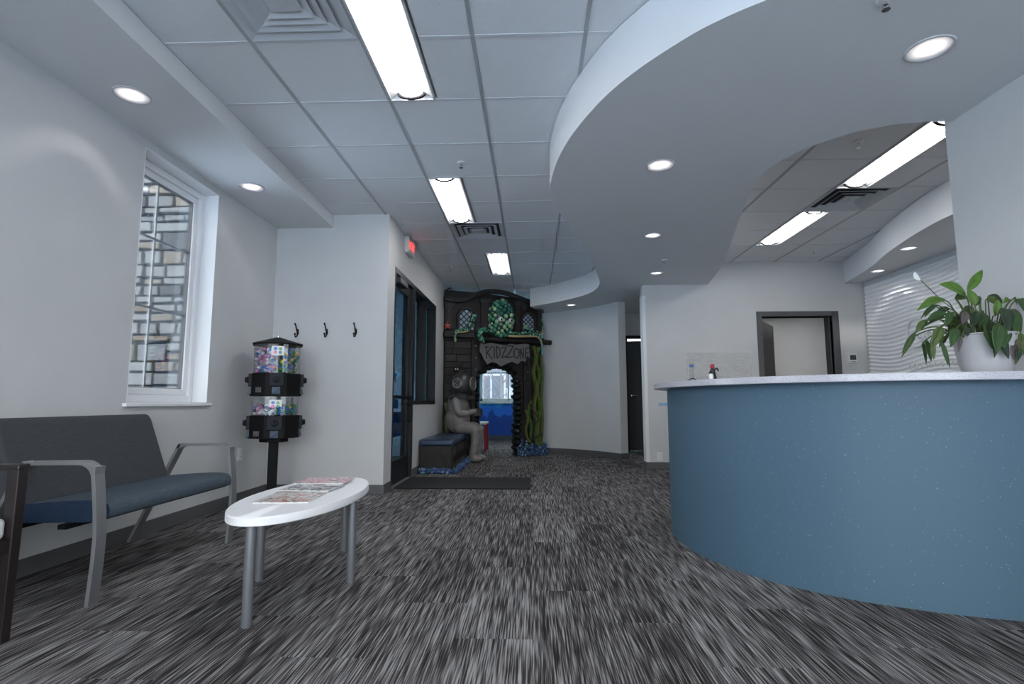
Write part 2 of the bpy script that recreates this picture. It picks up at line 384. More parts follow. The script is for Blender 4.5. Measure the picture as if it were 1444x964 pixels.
# suspended ceiling: slab above, then every tile and every runner as a piece of it
ceiling = struct(MB().box(-2.95, 6.2, REAR-.2, 13.7, 2.905, 3.0).build('ceiling', M_tile))
struct(MB().box(-3.9, -2.95, YC, 9.5, 2.905, 3.0).build('ceiling_vestibule', M_tile))
T = .6096; GX, GY = -0.3165, 2.7157; RX, RY = 2.185, 4.3256
def inside(poly, x, y):
    c = False
    for (x0, y0), (x1, y1) in zip(poly, poly[1:]+poly[:1]):
        if (y0 > y) != (y1 > y) and x < (x1-x0)*(y-y0)/(y1-y0)+x0: c = not c
    return c
LEFT_REGION = [(-2.2, REAR), (XR, REAR), (XR, 1.7)]+oc+[(0.17, 9.95), (1.35, 10.24), (1.35, PY), (-1.64, PY), (-1.64, 9.05), (XE, 9.05), (XE, YC), (-2.2, YC)]
RIGHT_REGION = ic+[(4.4, YR), (4.62, YR), (4.62, 3.2), (XR+.14, 3.2)]
def tile_mesh(w, d):
    g = .011; m = MB(); m.box(-w/2+g, w/2-g, -d/2+g, d/2-g, 0, .016); return m.mesh('ceiling_tile', M_tile)
TM_full, TM_half = tile_mesh(T, T), tile_mesh(T/2, T)
special_main = {(-1, -1): 'L', (-1, 0): 'L', (-1, 3): 'L', (-1, 4): 'L', (-1, 7): 'R', (-1, 8): 'R', (-2, -1): 'V', (-1, 5): 'V', (-1, -6): 'L', (-1, -5): 'L', (2, -6): 'L', (2, -5): 'L', (-1, 13): 'L', (-1, 14): 'L', (1, 13): 'L', (1, 14): 'L'}
special_right = {(1, -1): 'L', (1, 0): 'L', (1, 1): 'V', (1, 2): 'L', (1, 3): 'L'}
# in the right-hand grid a column "1" starts at RX+T
def grid(x0, y0, region, special, ks, js):
    for k in ks:
        for j in js:
            cx, cy = x0+(k+.5)*T, y0+(j+.5)*T; sp = special.get((k, j))
            corners = [(cx+a*T*.49, cy+b*T*.49) for a in (-1, 0, 1) for b in (-1, 0, 1)]
            if not any(inside(region, *c) for c in corners): continue
            if sp == 'V': continue
            if sp == 'L': link_mesh('ceiling_tile', TM_half, ceiling, (cx+T/4, cy, CEIL+.004))
            elif sp == 'R': link_mesh('ceiling_tile', TM_half, ceiling, (cx-T/4, cy, CEIL+.004))
            else: link_mesh('ceiling_tile', TM_full, ceiling, (cx, cy, CEIL+.004))
MAIN_K, MAIN_J = range(-3, 4), range(-10, 18)
RIGHT_K, RIGHT_J = range(-1, 4), range(-2, 6)
grid(GX, GY, LEFT_REGION, special_main, MAIN_K, MAIN_J)
grid(RX, RY, RIGHT_REGION, special_right, RIGHT_K, RIGHT_J)
for k in range(-3, 5):
    x = GX+k*T; MB().box(x-.011, x+.011, REAR, PY if x < 1.2 else 2.9, CEIL, CEIL+.03).build('main_runner', M_tbar, ceiling)
def tees(x0, y0, region, special, ks, js):
    for k in ks:
        for j in js:
            y = y0+j*T; a, b = x0+k*T+.012, x0+(k+1)*T-.012
            sp, sq = special.get((k, j-1)), special.get((k, j))
            if sp == sq == 'L' and (k, j-1, 'end') not in FIX_END: a += T/2
            elif sp == sq == 'R': b -= T/2
            if not (inside(region, a, y) or inside(region, b, y)): continue
            MB().box(a, b, y-.011, y+.011, CEIL+.001, CEIL+.028).build('cross_tee', M_tbar2, ceiling)
FIX_END = set()
tees(GX, GY, LEFT_REGION, special_main, MAIN_K, MAIN_J)
for k in range(-1, 5):
    x = RX+k*T; MB().box(x-.012, x+.012, 3.2, YR, CEIL, CEIL+.03).build('main_runner', M_tbar, ceiling)
tees(RX, RY, RIGHT_REGION, special_right, RIGHT_K, RIGHT_J)

# baseboards
def bbx(name, *boxes):
    b = MB()
    for q in boxes: b.box(*q, 0, .094)
    return struct(b.build(name, M_base, bevel=.003))
bbx('baseboard_left', (XL, XL+.012, REAR, YC))
bbx('baseboard_back', (XL+.012, XE+.012, YC-.012, YC))
bbx('baseboard_entrance', (XE, XE+.012, YC, 5.74), (XE, XE+.012, 6.71, 8.95))
bbx('baseboard_reception', (1.538, 4.62, YR-.012, YR), (1.538, 1.55, YR, YR+.15))
bbx('baseboard_right', (XR-.012, XR, REAR, 2.2))
bbx('baseboard_playroom', (-1.64, 1.35, PY-.012, PY))
struct(MB().box(1.543, 1.549, YR-.006, YR+.156, .095, 2.40).box(1.549, 1.59, YR-.007, YR-.001, .095, 2.40).build('trim_1', M_whiteplastic), 'pale plastic corner guard on the end of the reception wall')

# ------------------------------------------------------------------ windows and doors
def side_window(name, y0, y1, z0, z1, label):
    """white casement in the left wall, set back in a deep reveal"""
    xw = XL-.12
    lin = MB()
    lin.box(xw-.06, XL+.001, y0, y0+.006, z0, z1).box(xw-.06, XL+.001, y1-.006, y1, z0, z1).box(xw-.06, XL+.001, y0, y1, z1-.006, z1).box(xw-.06, XL+.001, y0, y1, z0, z0+.006)
    root = struct(lin.build(name, M_white), label)
    a, b, c, d = y0+.006, y1-.006, z0+.006, z1-.006
    def ring(nm, w, xa, xb, m=M_white, bev=.006):
        nonlocal a, b, c, d
        q = MB(); q.box(xa, xb, a, a+w, c, d).box(xa, xb, b-w, b, c, d).box(xa, xb, a+w, b-w, c, c+w).box(xa, xb, a+w, b-w, d-w, d)
        q.build(nm, m, root, bevel=bev); a += w; b -= w; c += w; d -= w
    ring('window_frame', .055, xw-.075, xw)
    ring('sash', .05, xw-.065, xw-.018)
    ring('glazing_gasket', .004, xw-.06, xw-.03, M_base, 0)
    MB().box(xw-.049, xw-.043, a, b, c, d).build('pane', M_glass, root)
    ya = a+(b-a)*.42
    MB().box(xw-.062, xw-.052, ya-.009, ya+.009, c, d).build('muntin', M_white, root)
    for t in (.385, .725):
        zz = c+(d-c)*t; MB().box(xw-.062, xw-.052, a, b, zz-.009, zz+.009).build('muntin', M_white, root)
    MB().box(xw-.02, XL+.03, y0-.035, y1+.03, z0-.024, z0).build('window_sill', M_white, root, bevel=.005)
    return root
side_window('window_1', 3.50, 4.39, .905, 2.68, 'tall white-framed window with grilles looking onto the stone wall')
side_window('window_2', .2, 1.1, .905, 2.68, 'tall white-framed window behind the camera')
def storefront(name, x0, x1, z0, z1, y):
    q = MB(); w = .06
    q.box(x0, x0+w, y-.06, y+.04, z0, z1).box(x1-w, x1, y-.06, y+.04, z0, z1).box(x0, x1, y-.06, y+.04, z0, z0+w).box(x0, x1, y-.06, y+.04, z1-w, z1)
    q.box((x0+x1)/2-w/2, (x0+x1)/2+w/2, y-.06, y+.04, z0, z1)
    r = struct(q.build(name, M_dark, bevel=.004)); MB().box(x0, x1, y-.014, y-.006, z0, z1).build('pane', M_glass, r); return r
storefront('window_3', -2.5, -.15, .1, 2.6, REAR-.1)
storefront('window_4', .05, 2.4, .1, 2.6, REAR-.1)
portal((-1.325, REAR-.22, 1.35), (R(90), 0, 0), 2.35, 2.5); portal((1.225, REAR-.22, 1.35), (R(90), 0, 0), 2.35, 2.5)
portal((XL-.24, 3.945, 1.79), (0, R(-90), 0), 1.78, .9); portal((XL-.24, .65, 1.79), (0, R(-90), 0), 1.78, .9)
# playroom window
pw = MB(); px0, px1, pz0, pz1 = -1.31, .1, .93, 2.3
for q in ((px0, px0+.06, pz0, pz1), (px1-.06, px1, pz0, pz1), (px0, px1, pz0, pz0+.07), (px0, px1, pz1-.06, pz1), (-.63, -.59, pz0, pz1)):
    pw.box(q[0], q[1], PY-.01, PY+.08, q[2], q[3])
pwo = struct(pw.build('window_5', M_white, bevel=.005), 'white-framed playroom window with a snowy view')
MB().box(px0, px1, PY+.03, PY+.036, pz0, pz1).build('pane', M_glass, pwo)
MB().box(px0-.05, px1+.05, PY-.06, PY+.02, pz0-.05, pz0).build('window_sill', M_white, pwo, bevel=.006)
MB().box(px0+.05, px1-.05, PY+.02, PY+.03, 1.62, 1.65).build('muntin', M_white, pwo)
portal((-.6, PY+.2, 1.6), (R(-90), 0, 0), 1.4, 1.37)

# vestibule outer glazing
vg = MB()
for y in (5.9, 7.4, 8.94): vg.box(-3.82, -3.72, y, y+.06, .2, 2.5)
vg.box(-3.82, -3.72, 5.9, 9.0, .2, .26).box(-3.82, -3.72, 5.9, 9.0, 2.44, 2.5)
vgo = struct(vg.build('window_6', M_dark)); MB().box(-3.78, -3.772, 5.9, 9.0, .2, 2.5).build('pane', M_glass, vgo)
portal((-3.86, 7.45, 1.35), (0, R(-90), 0), 2.3, 3.1)

# entrance door with transom-height frame and two side lights
d1 = struct(MB().box(XE-.13, XE+.004, 5.745, 5.785, 0, 2.39).box(XE-.13, XE+.004, 6.665, 6.735, 0, 2.39).box(XE-.13, XE+.004, 5.785, 6.665, 2.33, 2.39)
            .build('door_1', M_dark, bevel=.003), 'dark bronze glazed entrance door')
leaf = MB(); xa, xb = XE-.075, XE-.03
leaf.box(xa, xb, 5.79, 5.89, .012, 2.325).box(xa, xb, 6.56, 6.66, .012, 2.325).box(xa, xb, 5.89, 6.56, .012, .27).box(xa, xb, 5.89, 6.56, 2.20, 2.325)
lf = leaf.build('door_leaf', M_dark, d1, bevel=.003)
MB().box(XE-.056, XE-.050, 5.89, 6.56, .27, 2.20).build('pane', M_glass_dark, lf)
MB().box(XE-.028, XE+.02, 5.80, 6.63, .95, .985).box(XE-.03, XE-.02, 5.80, 5.84, .93, 1.0).box(XE-.03, XE-.02, 6.58, 6.63, .93, 1.0).build('push_bar', M_black, lf, bevel=.004)
MB().tube([(XE-.03, 6.50, .89), (XE+.03, 6.50, .89), (XE+.035, 6.50, .88), (XE+.035, 6.50, .70), (XE+.03, 6.50, .69), (XE-.03, 6.50, .69)], .011, 8).build('pull_handle', M_black, lf, smooth=True)
MB().box(XE-.03, XE+.035, 5.86, 6.22, 2.235, 2.30).build('door_closer', mat('closer_grey', S(70, 70, 74), .4, .6), lf, bevel=.006)
MB().box(XE-.13, XE+.012, 5.785, 6.665, 0, .012).build('threshold', M_alu, d1)
w7 = MB()
for a, b in ((6.735, 6.775), (7.45, 7.50), (8.205, 8.255)): w7.box(XE-.13, XE+.004, a, b, .88, 2.39)
w7.box(XE-.13, XE+.004, 6.735, 8.255, .88, .93).box(XE-.13, XE+.004, 6.735, 8.255, 2.33, 2.39)
w7o = struct(w7.build('window_7', M_dark, bevel=.003), 'dark bronze side light beside the entrance door')
for a, b in ((6.775, 7.45), (7.50, 8.205)): MB().box(XE-.105, XE-.099, a, b, .93, 2.33).build('pane', M_glass_dark, w7o)
# paper decals in the door glass
M_cyan = mat('cyan_paper', S(96, 190, 225), .7); M_bluep = mat('blue_paper', S(60, 120, 190), .7, var=.3, vscale=14); M_palep = mat('pale_paper', S(150, 165, 180), .7, var=.15, vscale=20)
def decal(name, label, m, poly):
    b = MB(); n = len(poly); vs = [(XE-.058, y, z) for y, z in poly]+[(XE-.0565, y, z) for y, z in poly]
    b.add(vs, [tuple(range(n)), tuple(range(2*n-1, n-1, -1))]+[(i, i+n, (i+1) % n+n, (i+1) % n) for i in range(n)])
    return tag(b.build(name, m), label, 'sticker')
decal('star_sticker', 'pale cyan star sticker on the entrance door glass', M_cyan, [(6.02+.17*(1 if i % 2 == 0 else .45)*math.sin(i*math.pi/5), 1.20+.10*(1 if i % 2 == 0 else .45)*math.cos(i*math.pi/5)) for i in range(10)])
decal('door_notice', 'blue and white notice taped low on the entrance door glass', M_bluep, [(5.93, .52), (6.36, .52), (6.36, .80), (5.93, .80)])
decal('door_poster', 'small cyan poster behind the push bar of the door', M_cyan, [(5.95, .84), (6.22, .84), (6.22, .94), (5.95, .94)])

# reception doorway and its half open leaf
d2 = MB(); x0, x1, zt = 3.19, 4.145, 2.09
for q in ((x0-.07, x0, 0, zt+.07), (x1, x1+.09, 0, zt+.07), (x0, x1, zt, zt+.07)): d2.box(q[0], q[1], YR-.02, YR+.17, q[2], q[3])
d2.box(x0, x0+.016, YR+.04, YR+.17, 0, zt).box(x1-.016, x1, YR+.04, YR+.17, 0, zt)
d2o = struct(d2.build('door_2', M_steelframe, bevel=.004), 'grey steel door frame in the reception wall')
dl = MB().box(0, .93, -.022, .022, .01, zt-.005).build('door_leaf', M_doorwood, d2o, bevel=.003)
dl.location = (x0+.02, YR+.20, 0); dl.rotation_euler = (0, 0, R(55))
# hall door, ajar
d3 = MB(); x0, x1 = 1.76, 2.62
for q in ((x0-.05, x0, 0, 2.14), (x1, x1+.05, 0, 2.14), (x0, x1, 2.09, 2.14)): d3.box(q[0], q[1], 10.085, 10.255, q[2], q[3])
d3o = struct(d3.build('door_3', M_dark, bevel=.003), 'black door standing ajar at the end of the hall')
dl = MB().box(-.84, 0, -.022, .022, .015, 2.06).build('door_leaf', M_doorwood, d3o, bevel=.003); dl.location = (x1, 10.23, 0); dl.rotation_euler = (0, 0, R(-9))
hd = MB().tube([(-.77, -.022, 1.03), (-.77, -.07, 1.03)], .011, 8).lathe([(.028, 0), (.028, .008)], 16).build('door_handle', M_chrome, dl, smooth=True)
hd2 = MB().tube([(-.77, -.068, 1.03), (-.66, -.068, 1.03)], .010, 8).build('door_lever', M_chrome, dl, smooth=True)
hd.data.transform(Matrix.Identity(4))
# room past the hall door
M_roomwhite = mat('bright_room_paint', S(225, 225, 225), .8)
wall('wall_hall_room', 'x', 12.0, 12.1, 1.5, 3.4, 0, 2.9, (), M_roomwhite)
wall('wall_hall_room_side', 'y', 3.3, 3.4, 10.24, 12.0, 0, 2.9, (), M_roomwhite)

# ------------------------------------------------------------------ ceiling lights
M_lens = mat('troffer_lens', (1, 1, 1, 1), .5, emit=TROFFER, ecol=(1, .985, .97, 1))
M_tray = mat('troffer_white_enamel', S(206, 206, 208), .5)
def troffer_parts():
    W, L = T/2, 2*T; z = 0
    fr = MB(); g = .012
    fr.box(-W/2+.004, -W/2+g+.004, -L/2+.004, L/2-.004, -.004, .02).box(W/2-g-.004, W/2-.004, -L/2+.004, L/2-.004, -.004, .02)
    fr.box(-W/2+.004, W/2-.004, -L/2+.004, -L/2+g+.004, -.004, .02).box(-W/2+.004, W/2-.004, L/2-g-.004, L/2-.004, -.004, .02)
    tr = MB(); a, b, h = W/2-g-.004, .075, .028; l0 = L/2-g-.004
    tr.add([(-a, -l0, 0), (-b, -l0+.03, h), (-b, l0-.03, h), (-a, l0, 0), (a, -l0, 0), (b, -l0+.03, h), (b, l0-.03, h), (a, l0, 0)],
           [(0, 1, 2, 3), (7, 6, 5, 4), (0, 4, 5, 1), (3, 2, 6, 7), (1, 5, 6, 2)])
    ln = MB(); n = 10; vs = []
    for y in (-l0+.05, l0-.05):
        for i in range(n+1):
            w = math.pi*i/n; vs.append((-b*math.cos(w), y, .024-.034*math.sin(w)))
    ln.add(vs, [(i, i+1, n+2+i, n+1+i) for i in range(n)])
    cap = []
    for y in (-l0+.045, l0-.045):
        c = MB(); vs = []
        for rr in (1.0, 1.25):
            for i in range(n+1):
                w = math.pi*i/n; vs.append((-b*rr*math.cos(w), y, .025-.035*rr*math.sin(w)))
        vs2 = [(x, y+(.022 if y > 0 else -.022), zz) for x, _, zz in vs]
        m = len(vs); c.add(vs+vs2, [(i, i+1, n+2+i, n+1+i) for i in range(n)]+[(m+i, m+n+1+i, m+n+2+i, m+i+1) for i in range(n)]+[(n+1+i, n+2+i, m+n+2+i, m+n+1+i) for i in range(n)]+[(i, m+i, m+i+1, i+1) for i in range(n)])
        cap.append(c.mesh('end_cap_shadow', mat('troffer_end_shade', S(48, 48, 50), .8, spec=.1)))  # dark colour and thick rim paint the shadow line at the lens end
    return fr.mesh('frame', M_tray), tr.mesh('reflector', M_tray), ln.mesh('lens', M_lens, True), cap
TP = troffer_parts()
def troffer(cx, cy, label, group=None, z=CEIL):
    t = thing('ceiling_light', label, 'ceiling light', (cx, cy, z), 0, group)
    link_mesh('frame', TP[0], t); link_mesh('reflector', TP[1], t); link_mesh('lens', TP[2], t)
    for c in TP[3]: link_mesh('end_cap_shadow', c, t)
troffer(GX-.75*T, GY, 'lit fluorescent troffer beside the large ceiling air diffuser')
troffer(GX-.75*T, GY+4*T, 'lit fluorescent troffer between the sprinkler head and the dark ceiling vent')
troffer(GX-.25*T, GY+8*T, 'short-looking lit troffer before the playroom facade')
troffer(GX-.75*T, GY-5*T, 'unseen lit troffer added in the waiting area ceiling on the window side')  # this and the next: unseen lamps added behind the camera to light the room
troffer(GX+2.25*T, GY-5*T, 'unseen lit troffer added in the waiting area ceiling on the counter side')
troffer(GX-.75*T, GY+14*T, 'lit fluorescent troffer in the playroom ceiling by the teal wall')
troffer(GX+1.25*T, GY+14*T, 'unseen lit troffer added in the playroom ceiling behind the curved wall')  # second playroom lamp, out of view, added to brighten mural and floor
troffer(4.7, 8.95, 'unseen surface-mounted troffer added on the hall ceiling behind reception', z=ZB-.034)  # out of view, added to light the hall wall seen through the doorway
troffer(RX+1.25*T, RY, 'long lit troffer over reception ending at the office vent')
troffer(RX+1.25*T, RY+3*T, 'lit troffer over reception between the office vent and the door wall')

M_can = mat('downlight_reflector', S(235, 235, 235), .3, .4)
M_lamp = mat('downlight_lamp', (1, 1, 1, 1), .5, emit=6.0, ecol=(1, .98, .95, 1))
M_trim = mat('downlight_trim', S(205, 205, 208), .5)
def dl_meshes(r):
    trim = MB().lathe([(r*.86, .0), (r*.88, -.004), (r*1.0, -.005), (r*1.02, 0)], 32).mesh('trim_ring', M_trim, True)
    me = MB(); me.lathe([(r*.87, -.001), (r*.80, .03), (r*.72, .05)], 32); me.f = [f for f in me.f if len(f) == 4]; me.m = [0]*len(me.f)
    can = me.mesh('reflector_can', M_can, True)
    lamp = MB().lathe([(0.0, .04), (r*.5, .043), (r*.73, .05)], 32); lamp.f = [f for f in lamp.f if len(f) == 4]; lamp.m = [0]*len(lamp.f)
    return trim, can, lamp.mesh('lamp', M_lamp, True)
DM = {.1: dl_meshes(.10), .085: dl_meshes(.085)}
def cut_hole(o, cx, cy, z0, r):
    me = MB().lathe([(r, -.03), (r, .06)], 32).mesh('hole', M_trim); c = bpy.data.objects.new('hole', me); COL.objects.link(c); c.location = (cx, cy, z0)
    md = o.modifiers.new('hole', 'BOOLEAN'); md.object = c; md.operation = 'DIFFERENCE'; md.solver = 'EXACT'
    HOLES.append((o, c))
HOLES = []
def downlight(cx, cy, z, host, label, group=None, r=.1, power=DOWN, tilt=None):
    t = thing('downlight', label, 'downlight', (cx, cy, z), 0, group)
    for nm, me in zip(('trim_ring', 'reflector_can', 'lamp'), DM[r]): link_mesh(nm, me, t)
    cut_hole(bpy.data.objects[host], cx, cy, z, r*.875)
    if power:
        l = bpy.data.lights.new('downlight_beam', 'SPOT'); l.energy = power; l.spot_size = R(112); l.spot_blend = 1.0; l.shadow_soft_size = .05; l.color = (1, .97, .93)
        o = bpy.data.objects.new('downlight_beam', l); COL.objects.link(o); o.parent = t; o.location = (0, 0, .028)
downlight(-2.387, 2.967, ZS, 'ceiling_soffit', 'round downlight in the wall-side soffit over the sofa end of the wall', power=DOWN*2.4)
downlight(-2.389, 4.36, ZS, 'ceiling_soffit', 'round downlight in the wall-side soffit past the window', power=DOWN*2.0)
downlight(-2.387, 1.2, ZS, 'ceiling_soffit', 'round downlight in the wall-side soffit before the sofa', power=DOWN*2.0)
downlight(1.87, 2.45, ZB, 'ceiling_bulkhead', 'large round downlight in the bulkhead over the counter plant')
downlight(.90, 3.67, ZB, 'ceiling_bulkhead', 'round downlight in the bulkhead over the curved end of the counter')
downlight(1.20, 5.29, ZB, 'ceiling_bulkhead', 'round downlight in the narrow waist of the bulkhead', r=.085)
downlight(1.60, 6.89, ZB, 'ceiling_bulkhead', 'round downlight in the bulkhead near the reception wall corner', r=.085)
downlight(.66, 9.15, ZB, 'ceiling_bulkhead', 'round downlight in the bulkhead tip before the curved wall', r=.085)
downlight(3.2, 9.0, ZB, 'ceiling_bulkhead', 'unseen round downlight added in the hall ceiling behind the reception wall', r=.085, power=DOWN*2)  # this and the next: unseen lamps added to brighten the hall
downlight(4.9, 9.1, ZB, 'ceiling_bulkhead', 'unseen round downlight added in the hall ceiling past the reception doorway', r=.085, power=DOWN*3)
downlight(4.38, 6.90, ZB, 'ceiling_alcove', 'lit round downlight in the alcove soffit over the wave panel', r=.085, power=DOWN*7)
downlight(4.30, 5.30, ZB, 'ceiling_alcove', 'round downlight in the alcove soffit hidden beside the office wall', r=.085, power=DOWN*7)
downlight(4.07, 5.87, ZB, 'ceiling_alcove', 'shielded eyeball downlight in the alcove soffit', r=.085, power=0)
dg = bpy.context.evaluated_depsgraph_get()
for host in {h for h, _ in HOLES}:
    me = bpy.data.meshes.new_from_object(host.evaluated_get(dg)); host.modifiers.clear(); host.data = me
for _, c in HOLES: bpy.data.objects.remove(c)
lroom = bpy.data.lights.new('room_lamp', 'POINT'); lroom.energy = 40; lroom.shadow_soft_size = .12
lo = bpy.data.objects.new('room_lamp', lroom); COL.objects.link(lo); lo.location = (2.5, 11.2, 2.4)

# air diffusers, sprinklers
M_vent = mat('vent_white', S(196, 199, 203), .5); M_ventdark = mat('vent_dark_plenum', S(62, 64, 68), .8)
def vent(cx, cy, label, rings, w=T):
    t = thing('air_vent', label, 'air vent', (cx, cy, CEIL))
    MB().box(-w/2+.012, w/2-.012, -w/2+.012, w/2-.012, .027, .03).build('shade_plate', M_ventdark, t)  # dark plate stands for the shade inside the vent
    for a, b in rings:
        q = MB(); z0, z1 = -.002, .018
        o_ = [(-a, -a), (a, -a), (a, a), (-a, a)]; i_ = [(-b, -b), (b, -b), (b, b), (-b, b)]
        vs = [(x, y, z0) for x, y in o_]+[(x, y, z1) for x, y in i_]+[(x, y, z0+.003) for x, y in o_]+[(x, y, z1+.003) for x, y in i_]
        fs = []
        for k in range(4):
            j = (k+1) % 4; fs += [(k, 4+k, 4+j, j), (8+k, 8+j, 12+j, 12+k), (k, j, 8+j, 8+k), (4+k, 12+k, 12+j, 4+j)]
        q.add(vs, fs); q.build('louvre', M_vent, t)
    c = rings[-1][1]+.008
    MB().box(-c, c, -c, c, -.002, .012).lathe([(.016, 0), (.016, .006)], 12, (0, 0, -.006)).build('core', M_vent, t, bevel=.004)
    return t
FLAT = ((.293, .215), (.225, .16), (.172, .115), (.126, .07)); OPEN = ((.293, .25), (.222, .185), (.155, .122), (.095, .06))
vent(GX-1.5*T, GY-.5*T, 'large white square air diffuser beside the big troffer', FLAT)
vent(GX-.5*T, GY+5.5*T, 'dark square air vent between two troffers over the entrance mat', OPEN)
vent(RX+1.5*T, RY+1.5*T, 'dark square air vent between troffers over reception', OPEN)
def sprinkler(x, y, z, label):
    t = thing('sprinkler', label, 'sprinkler', (x, y, z))
    MB().lathe([(.035, 0), (.03, -.008), (.012, -.012)], 20).build('escutcheon', M_whiteplastic, t, smooth=True)
    MB().tube([(0, 0, -.01), (0, 0, -.025)], .008, 8).tube([(-.012, 0, -.02), (-.012, 0, -.045)], .002, 5).tube([(.012, 0, -.02), (.012, 0, -.045)], .002, 5).build('frame_arm', M_chrome, t)
    MB().lathe([(.016, -.045), (.016, -.047)], 12).build('deflector', M_chrome, t)
sprinkler(-.58, 4.25, CEIL, 'small sprinkler head in the tile before the second troffer')
sprinkler(2.48, 4.02, CEIL, 'small sprinkler head beside the long reception troffer')
sprinkler(3.67, 7.04, CEIL, 'small sprinkler head near the reception door wall')
sprinkler(-1.2, 7.7, CEIL, 'small sprinkler head near the exit sign wall')
sprinkler(1.46, 2.12, ZB, 'small sprinkler head under the bulkhead above the counter')
sprinkler(1.54, 6.23, ZB, 'small sprinkler head under the bulkhead by the two small downlights')

# ------------------------------------------------------------------ outside
M_ground = mat('snow_sky_tinted', S(206, 222, 242), .9, var=.1, vscale=.6)  # snow colour with a blue skylight tint painted in
struct(MB().box(-60, 60, -60, 70, -.4, -.13).build('ground', M_ground))
M_mortar = mat('grey_mortar', S(72, 86, 100), .95, var=.1, vscale=20)
sw = thing('stone_wall', 'pale stacked-stone wall outside the tall window', 'wall', (-3.75, 4.9, -.13))
MB().box(-.9, .8, -.10, .1, 0, 3.7).build('mortar_bed', M_mortar, sw)
SM = [mat('stone_%s' % n, c, .9, var=.12, vscale=7, bump=.5, bscale=30) for n, c in
      (('white', S(132, 133, 133)), ('pale', S(120, 122, 124)), ('tan', S(116, 104, 90)), ('grey', S(82, 84, 87)), ('cream', S(126, 119, 108)))]
rs = random.Random(11); z = 0.0
while z < 3.62:
    hh = rs.choice([.07, .10, .12, .14, .17]); x = -.9+rs.uniform(-.12, 0)
    while x < .78:
        w = rs.uniform(.13, .36); xa, xb = max(x, -.9), min(x+w, .8)
        rows = [(z, z+hh)] if (hh < .15 or rs.random() < .6) else [(z, z+hh*.48), (z+hh*.5, z+hh)]
        if xb-xa > .05:
            for za, zb in rows:
                g = .012; j = lambda: rs.uniform(-.008, .008); f = -.145-rs.uniform(0, .035)
                c = [(xx+j(), yy, zz+j()) for xx in (xa+g, xb-g) for yy in (f, -.09) for zz in (za+g, zb-g)]
                m_ = rs.choices(SM, (7, 5, 1.3, 1, 2.2))[0]
                MB().hexa(c).build('stone', m_, sw, bevel=.008)
        x += w
    z += hh
# building and bare trees seen through the playroom window
bd = thing('building', 'white snow-covered building seen through the playroom window', 'building', (-2, 26, -.13))
MB().box(-9, 9, 0, 6, 0, 7).build('walls', mat('pale_siding', S(58, 64, 72), .8, var=.06, vscale=3, stretch=(1, 1, 12)), bd)
for i in range(7):
    for zz in (.9, 3.6):
        f = MB().box(-7.6+i*2.3, -6.2+i*2.3, -.08, .02, zz, zz+1.5).build('window_frame', mat('far_window_trim', S(96, 102, 108), .6), bd)
        MB().box(-7.5+i*2.3, -6.95+i*2.3, -.1, -.04, zz+.1, zz+1.4).box(-6.85+i*2.3, -6.3+i*2.3, -.1, -.04, zz+.1, zz+1.4).build('pane', mat('far_window_glass', S(34, 42, 52), .3), f)
MB().box(-9.2, 9.2, -.4, 6.3, 7, 7.25).build('roof', M_ground, bd)
def bare_tree(x, y, h, seed, label):
    q = random.Random(seed); b = MB()
    t = thing('bare_tree', label, 'tree', (x, y, -.13))
    MB().tube([(0, 0, 0), (.03, 0, h*.4), (-.02, 0, h*.7), (.02, 0, h)], [.05, .04, .025, .01], 7).build('trunk', mat('bark_grey', S(74, 70, 70), .9), t)
    for i in range(26):
        z0 = h*q.uniform(.22, .9); a = q.uniform(0, 6.28); L = q.uniform(.35, .9)*(1.1-z0/h)*1.2
        p0 = Vector((0, 0, z0)); p1 = p0+Vector((math.cos(a)*L*.5, math.sin(a)*L*.5, L*.55)); p2 = p1+Vector((math.cos(a+.4)*L*.4, math.sin(a+.4)*L*.4, L*.5))
        b.tube([p0, p1, p2], [.016, .011, .005], 5)
        for s_ in (-1, 1): b.tube([p1, p1+Vector((math.cos(a+s_*.9)*L*.35, math.sin(a+s_*.9)*L*.35, L*.35))], [.009, .004], 4)
    b.build('branches', mat('bark_grey', S(74, 70, 70), .9), t)
bare_tree(-1.05, 17.5, 4.2, 3, 'slim bare tree just outside the playroom window')
bare_tree(-1.9, 20.5, 5.0, 5, 'taller bare tree before the white building')

# ------------------------------------------------------------------ furniture
def wb(mb, name, mats, parent, **k):      # mesh given in world coordinates, parented to an unrotated thing
    L = parent.location; mb.v = [(x-L.x, y-L.y, z-L.z) for x, y, z in mb.v]
    return mb.build(name, mats, parent, **k)

# loveseat
so = thing('sofa', 'blue-grey upholstered loveseat with looped aluminium arms under the window', 'sofa', (-2.30, 3.03, 0))
prof = catmull([(-1.985, 0, .375), (-1.98, 0, .41), (-2.0, 0, .44), (-2.06, 0, .452), (-2.2, 0, .448), (-2.5, 0, .425)], 4)
poly = [(p.x, p.z) for p in prof]+[(-2.5, .345), (-2.1, .352), (-2.02, .36)]
b = MB(); n = len(poly); ya, yb = 2.53, 3.555
b.add([(x, ya, z) for x, z in poly]+[(x, yb, z) for x, z in poly], [tuple(range(n)), tuple(range(2*n-1, n-1, -1))], 1)
b.add([(x, ya, z) for x, z in poly]+[(x, yb, z) for x, z in poly], [(i, n+i, n+(i+1) % n, (i+1) % n) for i in range(n)], 0)
wb(b, 'seat', [M_fab_seat, M_fab_side], so, bevel=.008)
b = MB(); t = .035
bp_ = [(-2.40, .42), (-2.545, .80), (-2.565, .83), (-2.60, .835), (-2.625, .81), (-2.49, .40)]
n = len(bp_); b.add([(x, 2.50, z) for x, z in bp_]+[(x, 3.56, z) for x, z in bp_], [tuple(range(n)), tuple(range(2*n-1, n-1, -1))]+[(i, n+i, n+(i+1) % n, (i+1) % n) for i in range(n)])
wb(b, 'backrest', M_fab_back, so, bevel=.018, seg=3)
